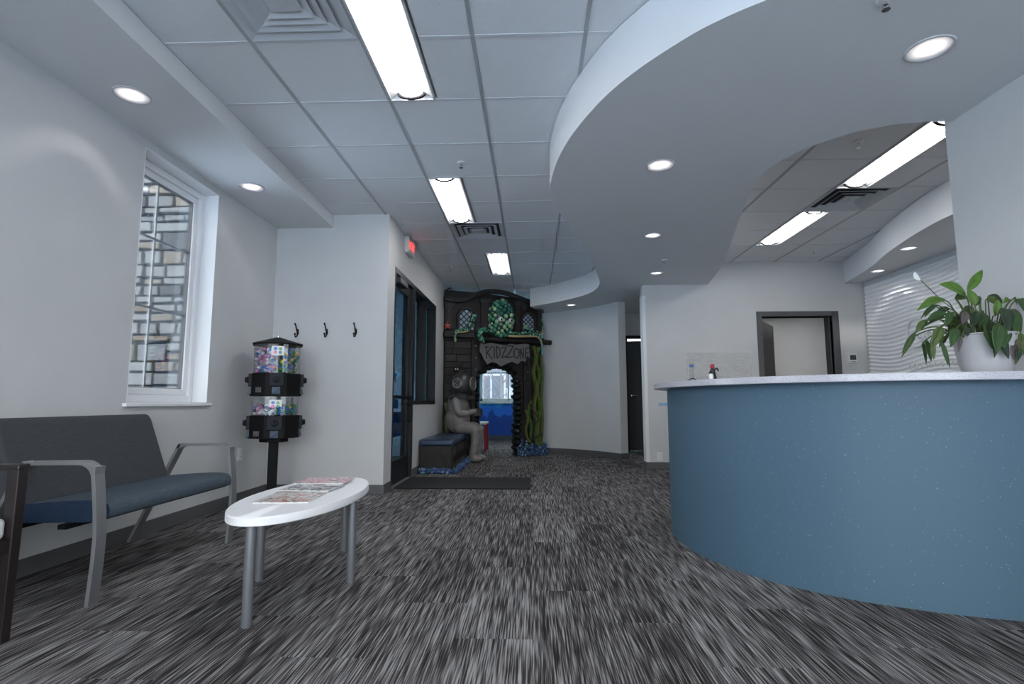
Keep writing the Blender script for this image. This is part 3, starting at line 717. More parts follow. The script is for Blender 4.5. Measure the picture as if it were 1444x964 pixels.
for y in (2.485, 3.595):
    pth = [(-2.655, y, 0), (-2.375, y, .585), (-2.36, y, .608), (-2.338, y, .623), (-2.31, y, .629), (-2.10, y, .632), (-2.06, y, .626), (-2.032, y, .607), (-2.016, y, .58), (-1.985, y, .30), (-1.998, y, 0)]
    b = MB().strip(catmull(pth, 3), (0, 1, 0), .06, .018)
    wb(b, 'arm_frame', M_alu, so, bevel=.004)
b = MB()
b.box(-2.20, -2.16, 2.50, 3.58, .325, .347).box(-2.46, -2.42, 2.47, 3.60, .318, .343)
wb(b, 'seat_rail', M_black, so)

# oval coffee table
ct = thing('coffee_table', 'low white oval coffee table with four round grey legs', 'table', (-1.173, 2.844, 0))
n = 64
b = MB().lathe([(.02, .402), (.985, .402), (1.0, .406), (1.0, .434), (.988, .44), (.02, .44)], n, (0, 0, 0), sx=.262, sy=.615)
b.build('tabletop', M_tabletop, ct, smooth=True)
for x, y in ((0, -.565), (-.238, 0), (.238, 0), (0, .575)):
    MB().lathe([(.020, 0), (.021, .004), (.021, .40), (.036, .401)], 20, (x, y, 0)).build('leg', M_leg, ct, smooth=True)
def cover_mat(name, cols, scale, seed):
    m = bpy.data.materials.new(name); m.use_nodes = True; n, l = nodes(m); b = n['Principled BSDF']; b.inputs['Roughness'].default_value = .3
    tc = n.new('ShaderNodeTexCoord'); mp = n.new('ShaderNodeMapping'); mp.inputs['Location'].default_value = (seed, seed*.7, 0); mp.inputs['Scale'].default_value = (1, 1.6, 1)
    l.new(tc.outputs['Object'], mp.inputs[0])
    t = n.new('ShaderNodeTexNoise'); t.inputs['Scale'].default_value = scale; t.inputs['Detail'].default_value = 3; t.inputs['Distortion'].default_value = 1.2; l.new(mp.outputs[0], t.inputs['Vector'])
    cr = n.new('ShaderNodeValToRGB'); cr.color_ramp.interpolation = 'CONSTANT'; l.new(t.outputs[0], cr.inputs[0]); e = cr.color_ramp.elements
    e[0].position = 0; e[0].color = cols[0]; e[1].position = .38; e[1].color = cols[1]
    for i, c in enumerate(cols[2:]): k = e.new(.46+.07*i); k.color = c
    l.new(cr.outputs[0], b.inputs['Base Color']); return m
MAGS = [('magazine', 'pale magazine with red lettering at the near end of the oval table', (-1.19, 2.70), .26, .30, 4, [S(60, 60, 62), S(208, 208, 204), S(226, 226, 224), S(196, 96, 88), S(170, 176, 150)], 14, 1.3),
        ('magazine', 'black-banded magazine in the middle of the fan on the oval table', (-1.20, 2.98), .27, .24, -3, [S(28, 28, 32), S(44, 46, 58), S(200, 198, 200), S(220, 220, 220), S(120, 110, 120)], 16, 4.1),
        ('magazine', 'magazine with a pink edge at the far end of the oval table', (-1.215, 3.19), .28, .23, 2, [S(40, 44, 60), S(214, 212, 214), S(206, 190, 190), S(206, 70, 110), S(226, 226, 226)], 15, 7.7)]
for i, (nm, lb, (x, y), w, d, a, cols, sc_, sd) in enumerate(MAGS):
    o = thing(nm, lb, 'magazine', (x, y, .4405), R(a))
    tz = .0015
    MB().box(-w/2, w/2, -d/2, d/2, tz*0, .004).build('pages', mat('paper_pages', S(222, 222, 220), .7), o)
    MB().box(-w/2-.001, w/2+.001, -d/2-.001, d/2+.001, .004, .0048).build('front_cover', cover_mat('magazine_cover_%d' % i, cols, sc_, sd), o)
    if i: o.location.z += .0052*i

# dark armchair at the left edge
ch = thing('armchair', 'dark wooden armchair with a white seat beside the loveseat', 'chair', (-2.30, 1.84, 0))
yf, yn = 2.105, 1.575
for y in (yf, yn):
    wb(MB().hexa([(-2.052, y-.019, 0), (-2.060, y-.022, .66), (-2.052, y+.019, 0), (-2.060, y+.022, .66), (-2.018, y-.019, 0), (-2.008, y-.022, .66), (-2.018, y+.019, 0), (-2.008, y+.022, .66)]), 'leg', M_espresso, ch, bevel=.004)
    wb(MB().hexa([(-2.63, y-.019, 0), (-2.58, y-.019, .66), (-2.63, y+.019, 0), (-2.58, y+.019, .66), (-2.60, y-.019, 0), (-2.54, y-.019, .66), (-2.60, y+.019, 0), (-2.54, y+.019, .66)]), 'leg', M_espresso, ch, bevel=.004)
    wb(MB().box(-2.59, -2.005, y-.026, y+.026, .645, .668), 'armrest', M_espresso, ch, bevel=.006)
    wb(MB().box(-2.58, -2.05, y-.014, y+.014, .335, .385), 'seat_apron', M_espresso, ch)
wb(MB().box(-2.056, -2.02, yn, yf, .335, .385), 'seat_apron', M_espresso, ch)
wb(MB().box(-2.56, -2.035, yn+.02, yf-.02, .385, .465), 'seat', M_whitevinylseat, ch, bevel=.02, seg=3)
wb(MB().hexa([(-2.575, yn+.02, .50), (-2.64, yn+.02, .88), (-2.575, yf-.02, .50), (-2.64, yf-.02, .88), (-2.535, yn+.02, .50), (-2.60, yn+.02, .88), (-2.535, yf-.02, .50), (-2.60, yf-.02, .88)]), 'backrest', M_whitevinylseat, ch, bevel=.012)
for y in (yf-.01, yn+.01):
    wb(MB().tube([(-2.56, y, .62), (-2.645, y, .90)], .018, 8), 'back_post', M_espresso, ch)

# bulk candy machine
vmx, vmy = -2.365, 4.92
vm = thing('vending_machine', 'black two-tier capsule vending machine on a post in the corner', 'vending machine', (vmx, vmy, 0), math.atan2(2.365, 4.92))
def octo(a, c):   # half width, chamfer so that the mechanism faces are the narrow ones
    return [(-c, -a), (c, -a), (a, -c), (a, c), (c, a), (-c, a), (-a, c), (-a, -c)]
MB().lathe([(.20, 0), (.20, .02), (.05, .045), (.03, .05)], 24).build('base', M_black, vm, smooth=True)
MB().box(-.042, .042, -.042, .042, .03, .60).build('post', M_black, vm, bevel=.004)
MB().prism(octo(.12, .06), .555, .59).build('mounting_plate', M_black, vm, bevel=.004)
CAPC = [mat('capsule_%s' % nme, c, .25) for nme, c in (('pink', S(226, 120, 170)), ('white', S(230, 230, 232)), ('blue', S(60, 110, 200)), ('teal', S(30, 130, 130)), ('red', S(200, 60, 70)), ('yellow', S(224, 200, 90)), ('green', S(90, 160, 80)), ('black', S(30, 30, 34)), ('purple', S(140, 100, 180)))]
rv = random.Random(5)
for (zb, zt, zc, fill) in ((.592, .794, .962, .45), (.978, 1.172, 1.432, .82)):
    MB().prism(octo(.205, .088), zb, zt).build('body', M_black, vm, bevel=.008)
    MB().prism(octo(.215, .092), zb-.012 if zb > .6 else zb, zb+.008).build('tray', M_black, vm, bevel=.003)
    po, pi_ = octo(.196, .086), octo(.192, .084); g = MB()
    for i in range(8):
        j = (i+1) % 8
        g.add([(*po[i], zt), (*po[j], zt), (*po[j], zc), (*po[i], zc), (*pi_[i], zt), (*pi_[j], zt), (*pi_[j], zc), (*pi_[i], zc)], [(0, 1, 2, 3), (5, 4, 7, 6)])
    g.build('clear_globe', M_acrylic, vm)
    MB().box(-.0015, .0015, -.18, .18, zt, zc-.01).box(-.18, .18, -.0015, .0015, zt, zc-.01).build('divider', M_acrylic, vm)
    cp = MB(); pal = {(-1, -1): (0, 1, 2, 7, 1, 0), (1, -1): (3, 2, 6, 3, 5), (1, 1): (4, 5, 6, 1), (-1, 1): (8, 0, 1)}
    H_ = (zc-zt)*fill
    for (sx, sy), cs in pal.items():
        for _ in range(95):
            for _t in range(20):
                x, y = sx*rv.uniform(.02, .175), sy*rv.uniform(.02, .175)
                if abs(x)+abs(y) < .262: break
            cp.ell((x, y, zt+.016+rv.random()*H_*rv.uniform(.75, 1)), .0165, 7, 5, rv.choice(cs))
    c = cp.build('capsules', CAPC, vm, smooth=True); c['kind'] = 'stuff'
    for a in range(4):
        mtx = Matrix.Rotation(a*math.pi/2, 4, 'Z')
        mech = MB().box(-.062, .062, -.232, -.20, zb+.075, zt-.004).lathe([(.03, 0), (.026, .018)], 16, (0, 0, 0))
        mech.v = [(x, y, z) if i < 8 else (x, -.232-z, zb+.135+y) for i, (x, y, z) in enumerate(mech.v)]
        mo = mech.build('coin_mechanism', mat('mechanism_slate', S(22, 27, 34), .5, spec=.2), vm, bevel=.004); mo.data.transform(mtx)
        k = MB().box(-.007, .007, -.262, -.245, zb+.112, zb+.158).build('knob', M_black, mo, bevel=.003); k.data.transform(mtx)
        f = MB().hexa([(-.034, -.208, zb+.005), (-.034, -.208, zb+.07), (-.034, -.2, zb+.005), (-.034, -.2, zb+.07), (.034, -.238, zb+.005), (.034, -.222, zb+.07), (.034, -.2, zb+.005), (.034, -.2, zb+.07)])
        fo = f.build('chute_flap', mat('flap_blue_grey', S(48, 66, 86), .45), vm, bevel=.003); fo.data.transform(mtx)
    for a, (w, hh) in ((0, (.052, .085 if zb > .6 else .06)), (1, (.03, .08))):
        mtx = Matrix.Rotation(a*math.pi/2, 4, 'Z'); zz = zc-.02 if zb > .6 else zc-.03
        cd = MB().box(-w, w, -.1995, -.1975, zz-hh, zz).build('label_card', M_whiteplastic, vm); cd.data.transform(mtx)
        for i, m_ in enumerate((CAPC[2], CAPC[6], CAPC[0], CAPC[3])):
            if w < .04 and i > 0: break
            dd = MB().ell((0, 0, 0), (.015, .001, .015), 12, 6); dd.v = [(x+(-.02 if i % 2 == 0 else .02)*(w > .04), y-.1998, z+zz-.025-.034*(i//2)) for x, y, z in dd.v]
            q = dd.build('printed_dot', m_, cd); q.data.transform(mtx)
    pp = MB().box(-.052, .012, 0, .001, .02, .065); pp.v = [((x-.148)*.7071+(y)*.7071+0, 0, z) for x, y, z in pp.v]
    ang = R(-45); pr = MB().box(-.03, .035, -.2095, -.2065, zb+.02, zb+.065).build('price_sticker', mat('price_paper', S(96, 92, 96), .5, var=.5, vscale=60), vm); pr.data.transform(Matrix.Rotation(R(-45), 4, 'Z'))
a, c = .212, .095; po = octo(a, c); lid = MB()
lid.prism(po, 1.430, 1.444)
lid.add([(*q, 1.444) for q in po]+[(0, 0, 1.515)], [(i, (i+1) % 8, 8) for i in range(8)])
lid.build('lid', M_black, vm, bevel=.003)
MB().lathe([(.014, 1.505), (.014, 1.523), (.006, 1.527)], 12).build('lock', M_chrome, vm, smooth=True)

# coat hooks, outlets, thermostat, pale blue strip
for x, lb in ((-2.424, 'black double coat hook nearest the capsule machine'), (-2.119, 'black double coat hook in the middle of the row'), (-1.816, 'black double coat hook nearest the wall corner')):
    t = thing('coat_hook', lb, 'coat hook', (x, YC, 1.62), 0, 'coat hooks on the grey wall')
    MB().ell((0, -.004, .01), (.013, .005, .035), 12, 8).build('plate', M_black, t, smooth=True)
    MB().tube(catmull([(0, -.004, .015), (0, -.03, .03), (0, -.045, .055), (-.004, -.06, .085)], 4), .0065, 8).ell((-.004, -.062, .088), .010, 8, 6).build('upper_prong', M_black, t, smooth=True)
    MB().tube(catmull([(0, -.004, -.01), (0, -.03, -.04), (0, -.055, -.045), (0, -.068, -.02)], 4), .0065, 8).ell((0, -.068, -.016), .011, 8, 6).build('lower_prong', M_black, t, smooth=True)
def outlet(loc, rz, label):
    t = thing('power_outlet', label, 'outlet', loc, rz)
    MB().box(-.036, .036, -.006, 0, -.057, .057).build('cover_plate', M_whiteplastic, t, bevel=.002)
    for s_ in (-1, 1):
        q = MB().box(-.016, .016, -.008, -.005, s_*.024-.014, s_*.024+.014).build('socket', M_whiteplastic, t)
        MB().box(-.008, -.005, -.0085, -.0075, s_*.024-.005, s_*.024+.006).box(.005, .008, -.0085, -.0075, s_*.024-.005, s_*.024+.006).build('slot', M_black, q)
outlet((XL, 4.943, .44), R(90), 'white power outlet on the window wall past the sofa arm')
outlet((1.722, YR, .17), 0, 'white power outlet low on the reception wall by the counter')
th = thing('thermostat', 'small white thermostat beside the reception doorway', 'thermostat', (4.387, YR, 1.50))
MB().box(-.06, .06, -.025, 0, -.065, .065).build('housing', M_whiteplastic, th, bevel=.006)
MB().box(-.04, .04, -.028, -.024, -.02, .045).build('display', mat('lcd_grey', S(70, 74, 74), .3), th)
MB().box(-.035, .035, -.028, -.024, -.05, -.04).build('button', mat('button_grey', S(150, 150, 152), .4), th)
tag(MB().box(1.73, 1.93, YR-.0015, YR-.0002, .855, .897).build('blue_strip', mat('pale_blue_strip', S(140, 178, 208), .7)), 'pale blue strip on the reception wall', 'tape')  # thin strip in one even pale blue, flush on the wall

# exit sign with twin lamps
ex = thing('exit_sign', 'white exit sign with red lettering and twin lamps above the entrance door', 'exit sign', (XE, 6.28, 2.755))
MB().box(0, .055, -.15, .15, -.095, .095).build('housing', mat('exit_housing', S(205, 205, 205), .4), ex, bevel=.008)
MB().box(.052, .057, -.135, .135, -.075, .075).build('face_plate', mat('exit_face', S(222, 205, 205), .4), ex)
M_red = mat('exit_red', S(230, 40, 40), .4, emit=.9, ecol=(1, .06, .04, 1))
text_mesh('EXIT', .145, .001, M_red, ex, 'lettering', (.0585, 0, 0), (R(90), 0, R(90)))
for y in (-.11, .19):
    hd = MB().lathe([(.012, 0), (.035, .012), (.04, .045), (.036, .05)], 16); hd.v = [(.03+z*.75, y+x, .088+yy-z*.35) for x, yy, z in hd.v]
    lh = hd.build('lamp_head', mat('exit_lamp_grey', S(150, 150, 152), .35), ex, smooth=True)
    le = MB().ell((.068, y, .072), (.012, .03, .03), 12, 8).build('bulb_lens', M_acrylic, lh, smooth=True)

# entrance mat
tag(MB().box(-1.482, -.03, 5.80, 6.66, .0005, .011).build('floor_mat', M_rubber, bevel=.004), 'black entrance mat in front of the glazed door', 'mat')

# ------------------------------------------------------------------ reception counter
BC = [(2.43, 2.378), (2.25, 2.40), (2.032, 2.444), (1.86, 2.49), (1.692, 2.555), (1.457, 2.68), (1.234, 2.885), (1.10, 3.09), (1.018, 3.31), (.972, 3.5), (.955, 3.70), (.965, 3.9), (1.0, 4.10), (1.07, 4.32), (1.18, 4.55), (1.33, 4.75)]
bc = catmull([(x, y, 0) for x, y in BC], 5)
rc = thing('reception_counter', 'curved blue reception counter with a speckled stone top', 'counter', (1.7, 3.4, 0))
bo = offset_curve(bc, -.13)
wb(MB().prism([(p.x, p.y) for p in bc]+[(p.x, p.y) for p in reversed(bo)], 0, 1.0), 'counter_front', M_counter, rc, smooth=True)
so_, si_ = offset_curve(bc, .095), offset_curve(bc, -.36)
tip = bc[-1]+(bc[-1]-bc[-2]).normalized()*.05
wb(MB().prism([(p.x, p.y) for p in so_]+[(tip.x, tip.y)]+[(p.x, p.y) for p in reversed(si_)], 1.0, 1.036), 'countertop', M_quartz, rc, bevel=.004)
# things on the counter
PZ = 1.0362
pl = thing('potted_plant', 'peace lily with drooping green leaves in a white pot on the counter', 'plant', (2.255, 2.78, PZ))
M_pot = mat('white_glazed_pot', S(178, 178, 180), .35, var=.04, vscale=8)
MB().lathe([(.0, 0), (.075, 0), (.095, .012), (.108, .06), (.122, .16), (.128, .195), (.134, .2), (.134, .205), (.124, .205), (.118, .15), (0, .15)], 40).build('pot', M_pot, pl, smooth=True)
MB().lathe([(0, .168), (.119, .162)], 24).build('soil', mat('potting_soil', S(44, 36, 30), .95, var=.3, vscale=60), pl)
LEAFM = [mat('leaf_green', S(46, 74, 34), .45, var=.18, vscale=30), mat('leaf_bright_green', S(78, 112, 38), .42, var=.15, vscale=30), mat('leaf_dark_green', S(34, 52, 34), .42, var=.15, vscale=30),
         mat('leaf_faded_brown', S(84, 72, 76), .6, var=.2, vscale=30), mat('leaf_olive', S(74, 92, 44), .45, var=.2, vscale=30)]
M_stem = mat('stem_green', S(70, 84, 44), .5)
def plant_px(cx, cy, dY): return on_y(1260+cx/5.353, 360+cy/5.353, 2.78+dY)-pl.location
def leaf(bc_, tc_, w, mi, dy0, dy1, bow=.02, roots=None):
    b0, t0 = plant_px(*bc_, dy0), plant_px(*tc_, dy1); L = (t0-b0).length; d = (t0-b0).normalized()
    up = Vector((0, 0, 1)); 
    side = d.cross(Vector((0, -1, .25))).normalized(); nrm = side.cross(d).normalized()
    m = MB(); N = 9; vs = []
    for i in range(N+1):
        s = i/N; p = b0+(t0-b0)*s+up*(bow*math.sin(math.pi*s))
        ww = w*(math.sin(math.pi*min(1, s*.94+.06))**.8)*(1-.25*s) if i < N else 0.0008
        for k in (-1, -.5, 0, .5, 1): vs.append(p+side*(ww*k)+nrm*(ww*.35*abs(k)))
    fs = [(i*5+k, i*5+k+1, (i+1)*5+k+1, (i+1)*5+k) for i in range(N) for k in range(4)]
    m.add(vs, fs, 0)
    root = Vector((max(-.09, min(.09, b0.x*.5)), max(-.06, min(.06, dy0*.5)), .17))
    mid = (root+b0)/2+Vector((0, 0, .05)); m.tube(catmull([root, mid, b0, b0+(t0-b0)*.5+up*bow], 4), [.003]*13, 5, 1)
    o = m.build('leaf', [LEAFM[mi], M_stem], pl, smooth=True); s = o.modifiers.new('thickness', 'SOLIDIFY'); s.thickness = .0008
    return o
LV = [((560, 262), (672, 108), .030, 1, .02, .03, .0), ((540, 298), (345, 215), .035, 1, 0, .0, .012), ((610, 375), (560, 252), .034, 1, -.04, -.03, 0), ((385, 335), (178, 418), .026, 1, 0, -.02, .02),
      ((330, 375), (235, 470), .014, 0, .02, .0, .015), ((400, 440), (245, 500), .022, 0, -.02, -.03, .015), ((235, 490), (165, 575), .018, 4, -.02, -.04, .004), ((165, 580), (65, 735), .016, 0, 0, 0, .006),
      ((360, 540), (290, 705), .032, 4, -.05, -.06, .01), ((245, 640), (285, 800), .020, 0, -.02, -.03, .005), ((290, 650), (305, 785), .016, 4, -.06, -.07, .005), ((360, 650), (410, 825), .016, 0, -.05, -.06, .004), ((395, 610), (345, 690), .016, 2, -.04, -.05, .004),
      ((475, 555), (430, 692), .032, 0, -.07, -.09, .012), ((440, 430), (395, 540), .026, 0, -.03, -.04, .012), ((510, 620), (488, 725), .014, 3, -.08, -.09, .006), ((800, 520), (775, 742), .044, 0, -.14, -.17, .02),
      ((740, 590), (870, 782), .040, 2, -.10, -.15, .02), ((830, 400), (865, 580), .042, 2, -.08, -.13, .02), ((895, 410), (925, 600), .036, 0, -.06, -.12, .02), ((690, 570), (745, 705), .030, 0, -.12, -.14, .012),
      ((920, 630), (905, 782), .030, 3, -.10, -.12, .006), ((945, 700), (938, 795), .018, 2, -.12, -.13, .004), ((770, 450), (790, 330), .028, 1, 0, .0, 0), ((960, 590), (975, 725), .026, 4, -.08, -.1, .008),
      ((930, 330), (985, 420), .030, 0, 0, -.02, .02), ((550, 430), (520, 520), .026, 3, -.06, -.08, .008), ((640, 330), (615, 385), .022, 0, 0, -.02, .006), ((480, 330), (550, 325), .022, 4, .03, .03, .01),
      ((540, 540), (560, 610), .024, 2, -.06, -.07, .004), ((640, 430), (600, 540), .030, 2, -.03, -.05, .01), ((690, 440), (660, 580), .030, 0, -.02, -.06, .01), ((580, 420), (480, 500), .026, 0, .03, .02, .01),
      ((700, 330), (810, 400), .028, 4, .06, .08, .015), ((880, 340), (830, 360), .018, 1, .05, .05, .01), 
      ((560, 470), (420, 600), .024, 2, .05, .06, .02), ((740, 500), (720, 640), .034, 2, -.07, -.1, .015), ((850, 560), (830, 700), .034, 0, -.11, -.14, .015), 
      ((620, 480), (690, 640), .03, 4, .04, .05, .01), ((420, 400), (310, 470), .02, 2, .04, .05, .015)]
rl = random.Random(21)
for q in list(LV):
    if q[3] == 1 or q[0][0] > 960: continue
    ox, oy = rl.uniform(-45, 45), rl.uniform(-35, 30)
    LV.append(((q[0][0]+ox*.6, q[0][1]+oy), (min(985, q[1][0]+ox), q[1][1]+oy*1.2), q[2]*rl.uniform(.6, .85), rl.choice((0, 0, 2, 4)), q[4]+rl.uniform(.02, .10), q[5]+rl.uniform(.02, .10), q[6]))
for q in LV: leaf(q[0], q[1], q[2]*.88, *q[3:])
fl_b, fl_t = plant_px(355, 330, .02), plant_px(205, 185, .02); ft = plant_px(160, 120, .02)
fo = MB().tube(catmull([Vector((-.03, 0, .17)), (Vector((-.03, 0, .17))+fl_b)/2+Vector((0, 0, .03)), fl_b, fl_t], 4), .0022, 5).build('flower_stalk', M_stem, pl, smooth=True)
sp = MB(); N = 8; vs = []
for i in range(N+1):
    s = i/N; p = fl_t+(ft-fl_t)*s; ww = .016*math.sin(math.pi*min(1, s*.93+.07))**.8 if i < N else .0006
    for k in (-1, -.5, 0, .5, 1): vs.append(p+Vector((ww*k*.75, abs(k)*ww*.8, ww*k*.5)))
sp.add(vs, [(i*5+k, i*5+k+1, (i+1)*5+k+1, (i+1)*5+k) for i in range(N) for k in range(4)])
sp.build('white_spathe', M_whiteplastic, fo, smooth=True)

# small figurine, acrylic holder, textured glass screen
fgp = on_y(1005, 531, 3.42); fg = thing('figurine', 'small black figurine with a red head on the counter', 'figurine', (fgp.x, 3.42, PZ))
MB().lathe([(.026, 0), (.027, .004), (.018, .05), (.013, .075), (0, .085)], 20).build('body', mat('figurine_black', S(24, 24, 26), .4), fg, smooth=True)
MB().ell((0, 0, .092), (.013, .013, .016), 12, 8).build('head', mat('figurine_red', S(170, 34, 54), .4), fg, smooth=True)
MB().tube(catmull([(.008, 0, .07), (.028, -.01, .078), (.03, -.012, .06)], 3), .005, 6).tube(catmull([(-.008, 0, .07), (-.022, -.014, .05), (-.014, -.024, .045)], 3), .005, 6).build('arms', MATS['figurine_black'], fg, smooth=True)
MB().tube([(-.034, -.02, 0), (-.016, -.022, .052)], .0018, 5).build('stick', MATS['figurine_black'], fg)
MB().lathe([(.012, .0), (.015, .03), (.01, .045)], 12, (-.016, -.02, 0)).build('apron', M_whiteplastic, fg, smooth=True)
hpp = on_y(975, 533, 3.55); hp = thing('sign_holder', 'clear acrylic holder with a blue tab standing on the counter', 'holder', (hpp.x, 3.55, PZ))
MB().hexa([(-.012, -.0015, 0), (-.004, .018, .10), (-.012, .0015, 0), (-.004, .021, .10), (.016, -.0015, 0), (.024, .018, .10), (.016, .0015, 0), (.024, .021, .10)]).build('acrylic_sheet', M_acrylic, hp)
MB().box(-.004, .022, .016, .023, .098, .115).build('blue_tab', mat('blue_tab', S(40, 70, 140), .4), hp)
MB().tube([(.004+.028*math.cos(w), -.01, .022*math.sin(w)) for w in [math.pi*i/12 for i in range(13)]], .0025, 6).build('wire_arch', M_black, hp, smooth=True)
def rain_glass():
    m = bpy.data.materials.new('seeded_glass'); m.use_nodes = True; n, l = nodes(m); b = n['Principled BSDF']
    n.remove(b); out = n['Material Output']
    t = n.new('ShaderNodeBsdfTransparent'); t.inputs[0].default_value = (.93, .93, .93, 1)
    g = n.new('ShaderNodeBsdfGlossy'); g.inputs['Roughness'].default_value = .12
    tc = n.new('ShaderNodeTexCoord'); v = n.new('ShaderNodeTexVoronoi'); v.inputs['Scale'].default_value = 70; l.new(tc.outputs['Object'], v.inputs['Vector'])
    bp = n.new('ShaderNodeBump'); bp.inputs['Strength'].default_value = 1; bp.inputs['Distance'].default_value = .01; l.new(v.outputs['Distance'], bp.inputs['Height']); l.new(bp.outputs[0], g.inputs['Normal'])
    mx = n.new('ShaderNodeMixShader'); mx.inputs[0].default_value = .22; l.new(t.outputs[0], mx.inputs[1]); l.new(g.outputs[0], mx.inputs[2]); l.new(mx.outputs[0], out.inputs[0]); return m
SYP = 5.45
rd = thing('desk', 'plain white work desk behind the reception counter', 'desk', (1.95, 5.5, 0))
MB().box(-.45, .45, -.32, .32, .70, .735).build('desktop', M_whiteplastic, rd, bevel=.004)
for a_ in (-.42, .40): MB().box(a_, a_+.02, -.30, .30, 0, .70).build('side_panel', M_whiteplastic, rd)
g0, g1 = on_y(968, 497, SYP), on_y(1059, 495, SYP)
gp = thing('glass_screen', 'frosted seeded-glass screen standing behind the counter top', 'screen', ((g0.x+g1.x)/2, SYP, .737))
hw = (g1.x-g0.x)/2; zt_ = g0.z-.737
MB().box(-hw, hw, -.004, .004, .012, zt_).build('pane', rain_glass(), gp)
MB().box(-hw, -hw+.12, -.03, .03, 0, .014).box(hw-.12, hw, -.03, .03, 0, .014).build('foot', M_alu, gp)

# carved wave panel with raised emblem on the alcove wall
wp = MB(); NY, NZ = 150, 300; y0, y1, z0, z1 = 3.25, 7.58, .75, 2.49
for i in range(NY+1):
    for j in range(NZ+1):
        y = y0+(y1-y0)*i/NY; z = z0+(z1-z0)*j/NZ
        ph = z/.052+.55*math.sin(y*2.6+z*1.3)+.35*math.sin(y*5.1-z*2.1)
        wp.v.append((4.610-.022*(1-abs(math.sin(math.pi*ph)))**1.0, y, z))
for i in range(NY):
    for j in range(NZ): a = i*(NZ+1)+j; wp.f.append((a, a+1, a+NZ+2, a+NZ+1)); wp.m.append(0)
wpo = wp.build('wall_panel', mat('wave_panel_white', S(238, 238, 238), .5), smooth=True)
tag(wpo, 'white carved wave-texture wall panel in the reception alcove', 'wall panel')
em = thing('wall_emblem', 'raised white lettering emblem on the wave panel behind the plant', 'emblem', (4.58, 6.6, 1.55))
c1 = [Vector((0, -.17*math.cos(w)+.0, .17*math.sin(w))) for w in [R(40)+R(280)*i/24 for i in range(25)]]
MB().tube([(0, p.y-.0, p.z+.18) for p in c1], .016, 6).build('curved_stroke', M_whiteplastic, em, smooth=True)
for i, yy in enumerate((-.06, -.22, -.40)):
    MB().tube([(0, yy+.05*math.cos(w), .12+.05*math.sin(w)) for w in [2*math.pi*k/14 for k in range(15)]], .012, 6).build('letter_ring', M_whiteplastic, em, smooth=True)
for i in range(9):
    yy = .14-.085*i
    MB().tube([(0, yy+.022*math.cos(w), -.22+.028*math.sin(w)) for w in [2*math.pi*k/10 for k in range(9)]], .007, 5).build('small_letter', M_whiteplastic, em, smooth=True)

# ------------------------------------------------------------------ playroom facade
FO, FA = Vector((-1.480, 8.985, 0)), math.atan2(.71, 1.697)
FU, FN = Vector((math.cos(FA), math.sin(FA), 0)), Vector((math.sin(FA), -math.cos(FA), 0))
kz = thing('playroom_facade', 'dark carved sunken-ship playroom facade with a green octopus and a torn sign', 'facade', FO, FA)
def fp(x, y, w=0):      # pixel -> facade coordinates (u, y, z), w metres in front of the board
    d = ray(x, y); o = FO+FN*w; t = (o-CAMP).dot(FN)/d.dot(FN); p = CAMP+d*t-FO
    return Vector((p.dot(FU), -w, p.z))
def fz(x, y, w=0): p = fp(x, y, w); return (p.x, p.z)
M_ship = mat('dark_ship_timber', S(24, 21, 21), .6, var=.35, vscale=7, bump=.6, bscale=20, stretch=(1, 1, 6))
M_ship2 = mat('brown_ship_timber', S(40, 33, 31), .6, var=.35, vscale=7, bump=.6, bscale=20, stretch=(6, 1, 1))
M_shipv = mat('reddish_ship_timber', S(36, 25, 24), .6, var=.3, vscale=8, bump=.5, bscale=20, stretch=(6, 1, 1))
M_stonegrey = mat('carved_grey', S(46, 45, 45), .6, var=.3, vscale=12, bump=.6, bscale=25)
M_signgrey = mat('weathered_sign_board', S(98, 97, 97), .75, var=.14, vscale=14, bump=.3, bscale=40, stretch=(1, 1, 3))
M_ink = mat('sign_lettering', S(30, 29, 30), .7)
M_stud = mat('silver_stud', S(200, 200, 202), .25, .7)
uL, uR, uE = fp(672, 590).x, fp(727, 590).x, fp(764, 560).x
zt = 2.80; za = fp(700, 518).z
arch = [(uL+(uR-uL)*s, za-.30+.30*math.sin(math.pi*(.06+.88*s))**.6+rz_) for s, rz_ in [(i/14, (.018 if i % 2 else -.012)) for i in range(15)]]
bd_ = MB()
bd_.plate([(0, 0), (uL, 0), (uL, arch[0][1]), (uL, zt), (0, zt)], 0, .12)
bd_.plate([(uR, 0), (uE, 0), (uE, zt-.1), (uR, zt-.05), (uR, arch[-1][1])], 0, .12)
bd_.plate([(uL, zt)]+arch+[(uR, zt-.05)], 0, .12)
bd_.build('backboard', M_ship, kz)
# planks of the left half
zz = .05; rp = random.Random(3); uP = fp(665, 560).x
while zz < fp(640, 477).z-.03:
    hh = rp.uniform(.09, .14); cut = rp.uniform(.25, .75)*uP
    for a, b in ((.01, cut-.004), (cut+.004, uP)):
        y = -.018-rp.uniform(0, .014)
        MB().box(a, b, y, 0, zz+.005, zz+hh-.005).build('plank', M_ship if rp.random() < .6 else M_ship2, kz, bevel=.005)
    zz += hh
# posts with studs
for xs, y0, y1 in ((664, 478, 640), (737, 514, 585)):
    a, b = fp(xs, y0).x, fp(xs+11, y0).x; po = MB().box(a, b, -.07, 0, max(.0, fp(xs, y1).z), fp(xs, y0).z).build('post', M_ship, kz, bevel=.012)
    for k in range(4):
        z = fp(xs, y0+10+k*16.5).z
        if z > max(0, fp(xs, y1).z)+.03: MB().ell(((a+b)/2, -.072, z), (.016, .010, .016), 10, 6).build('stud', M_stud, po, smooth=True)
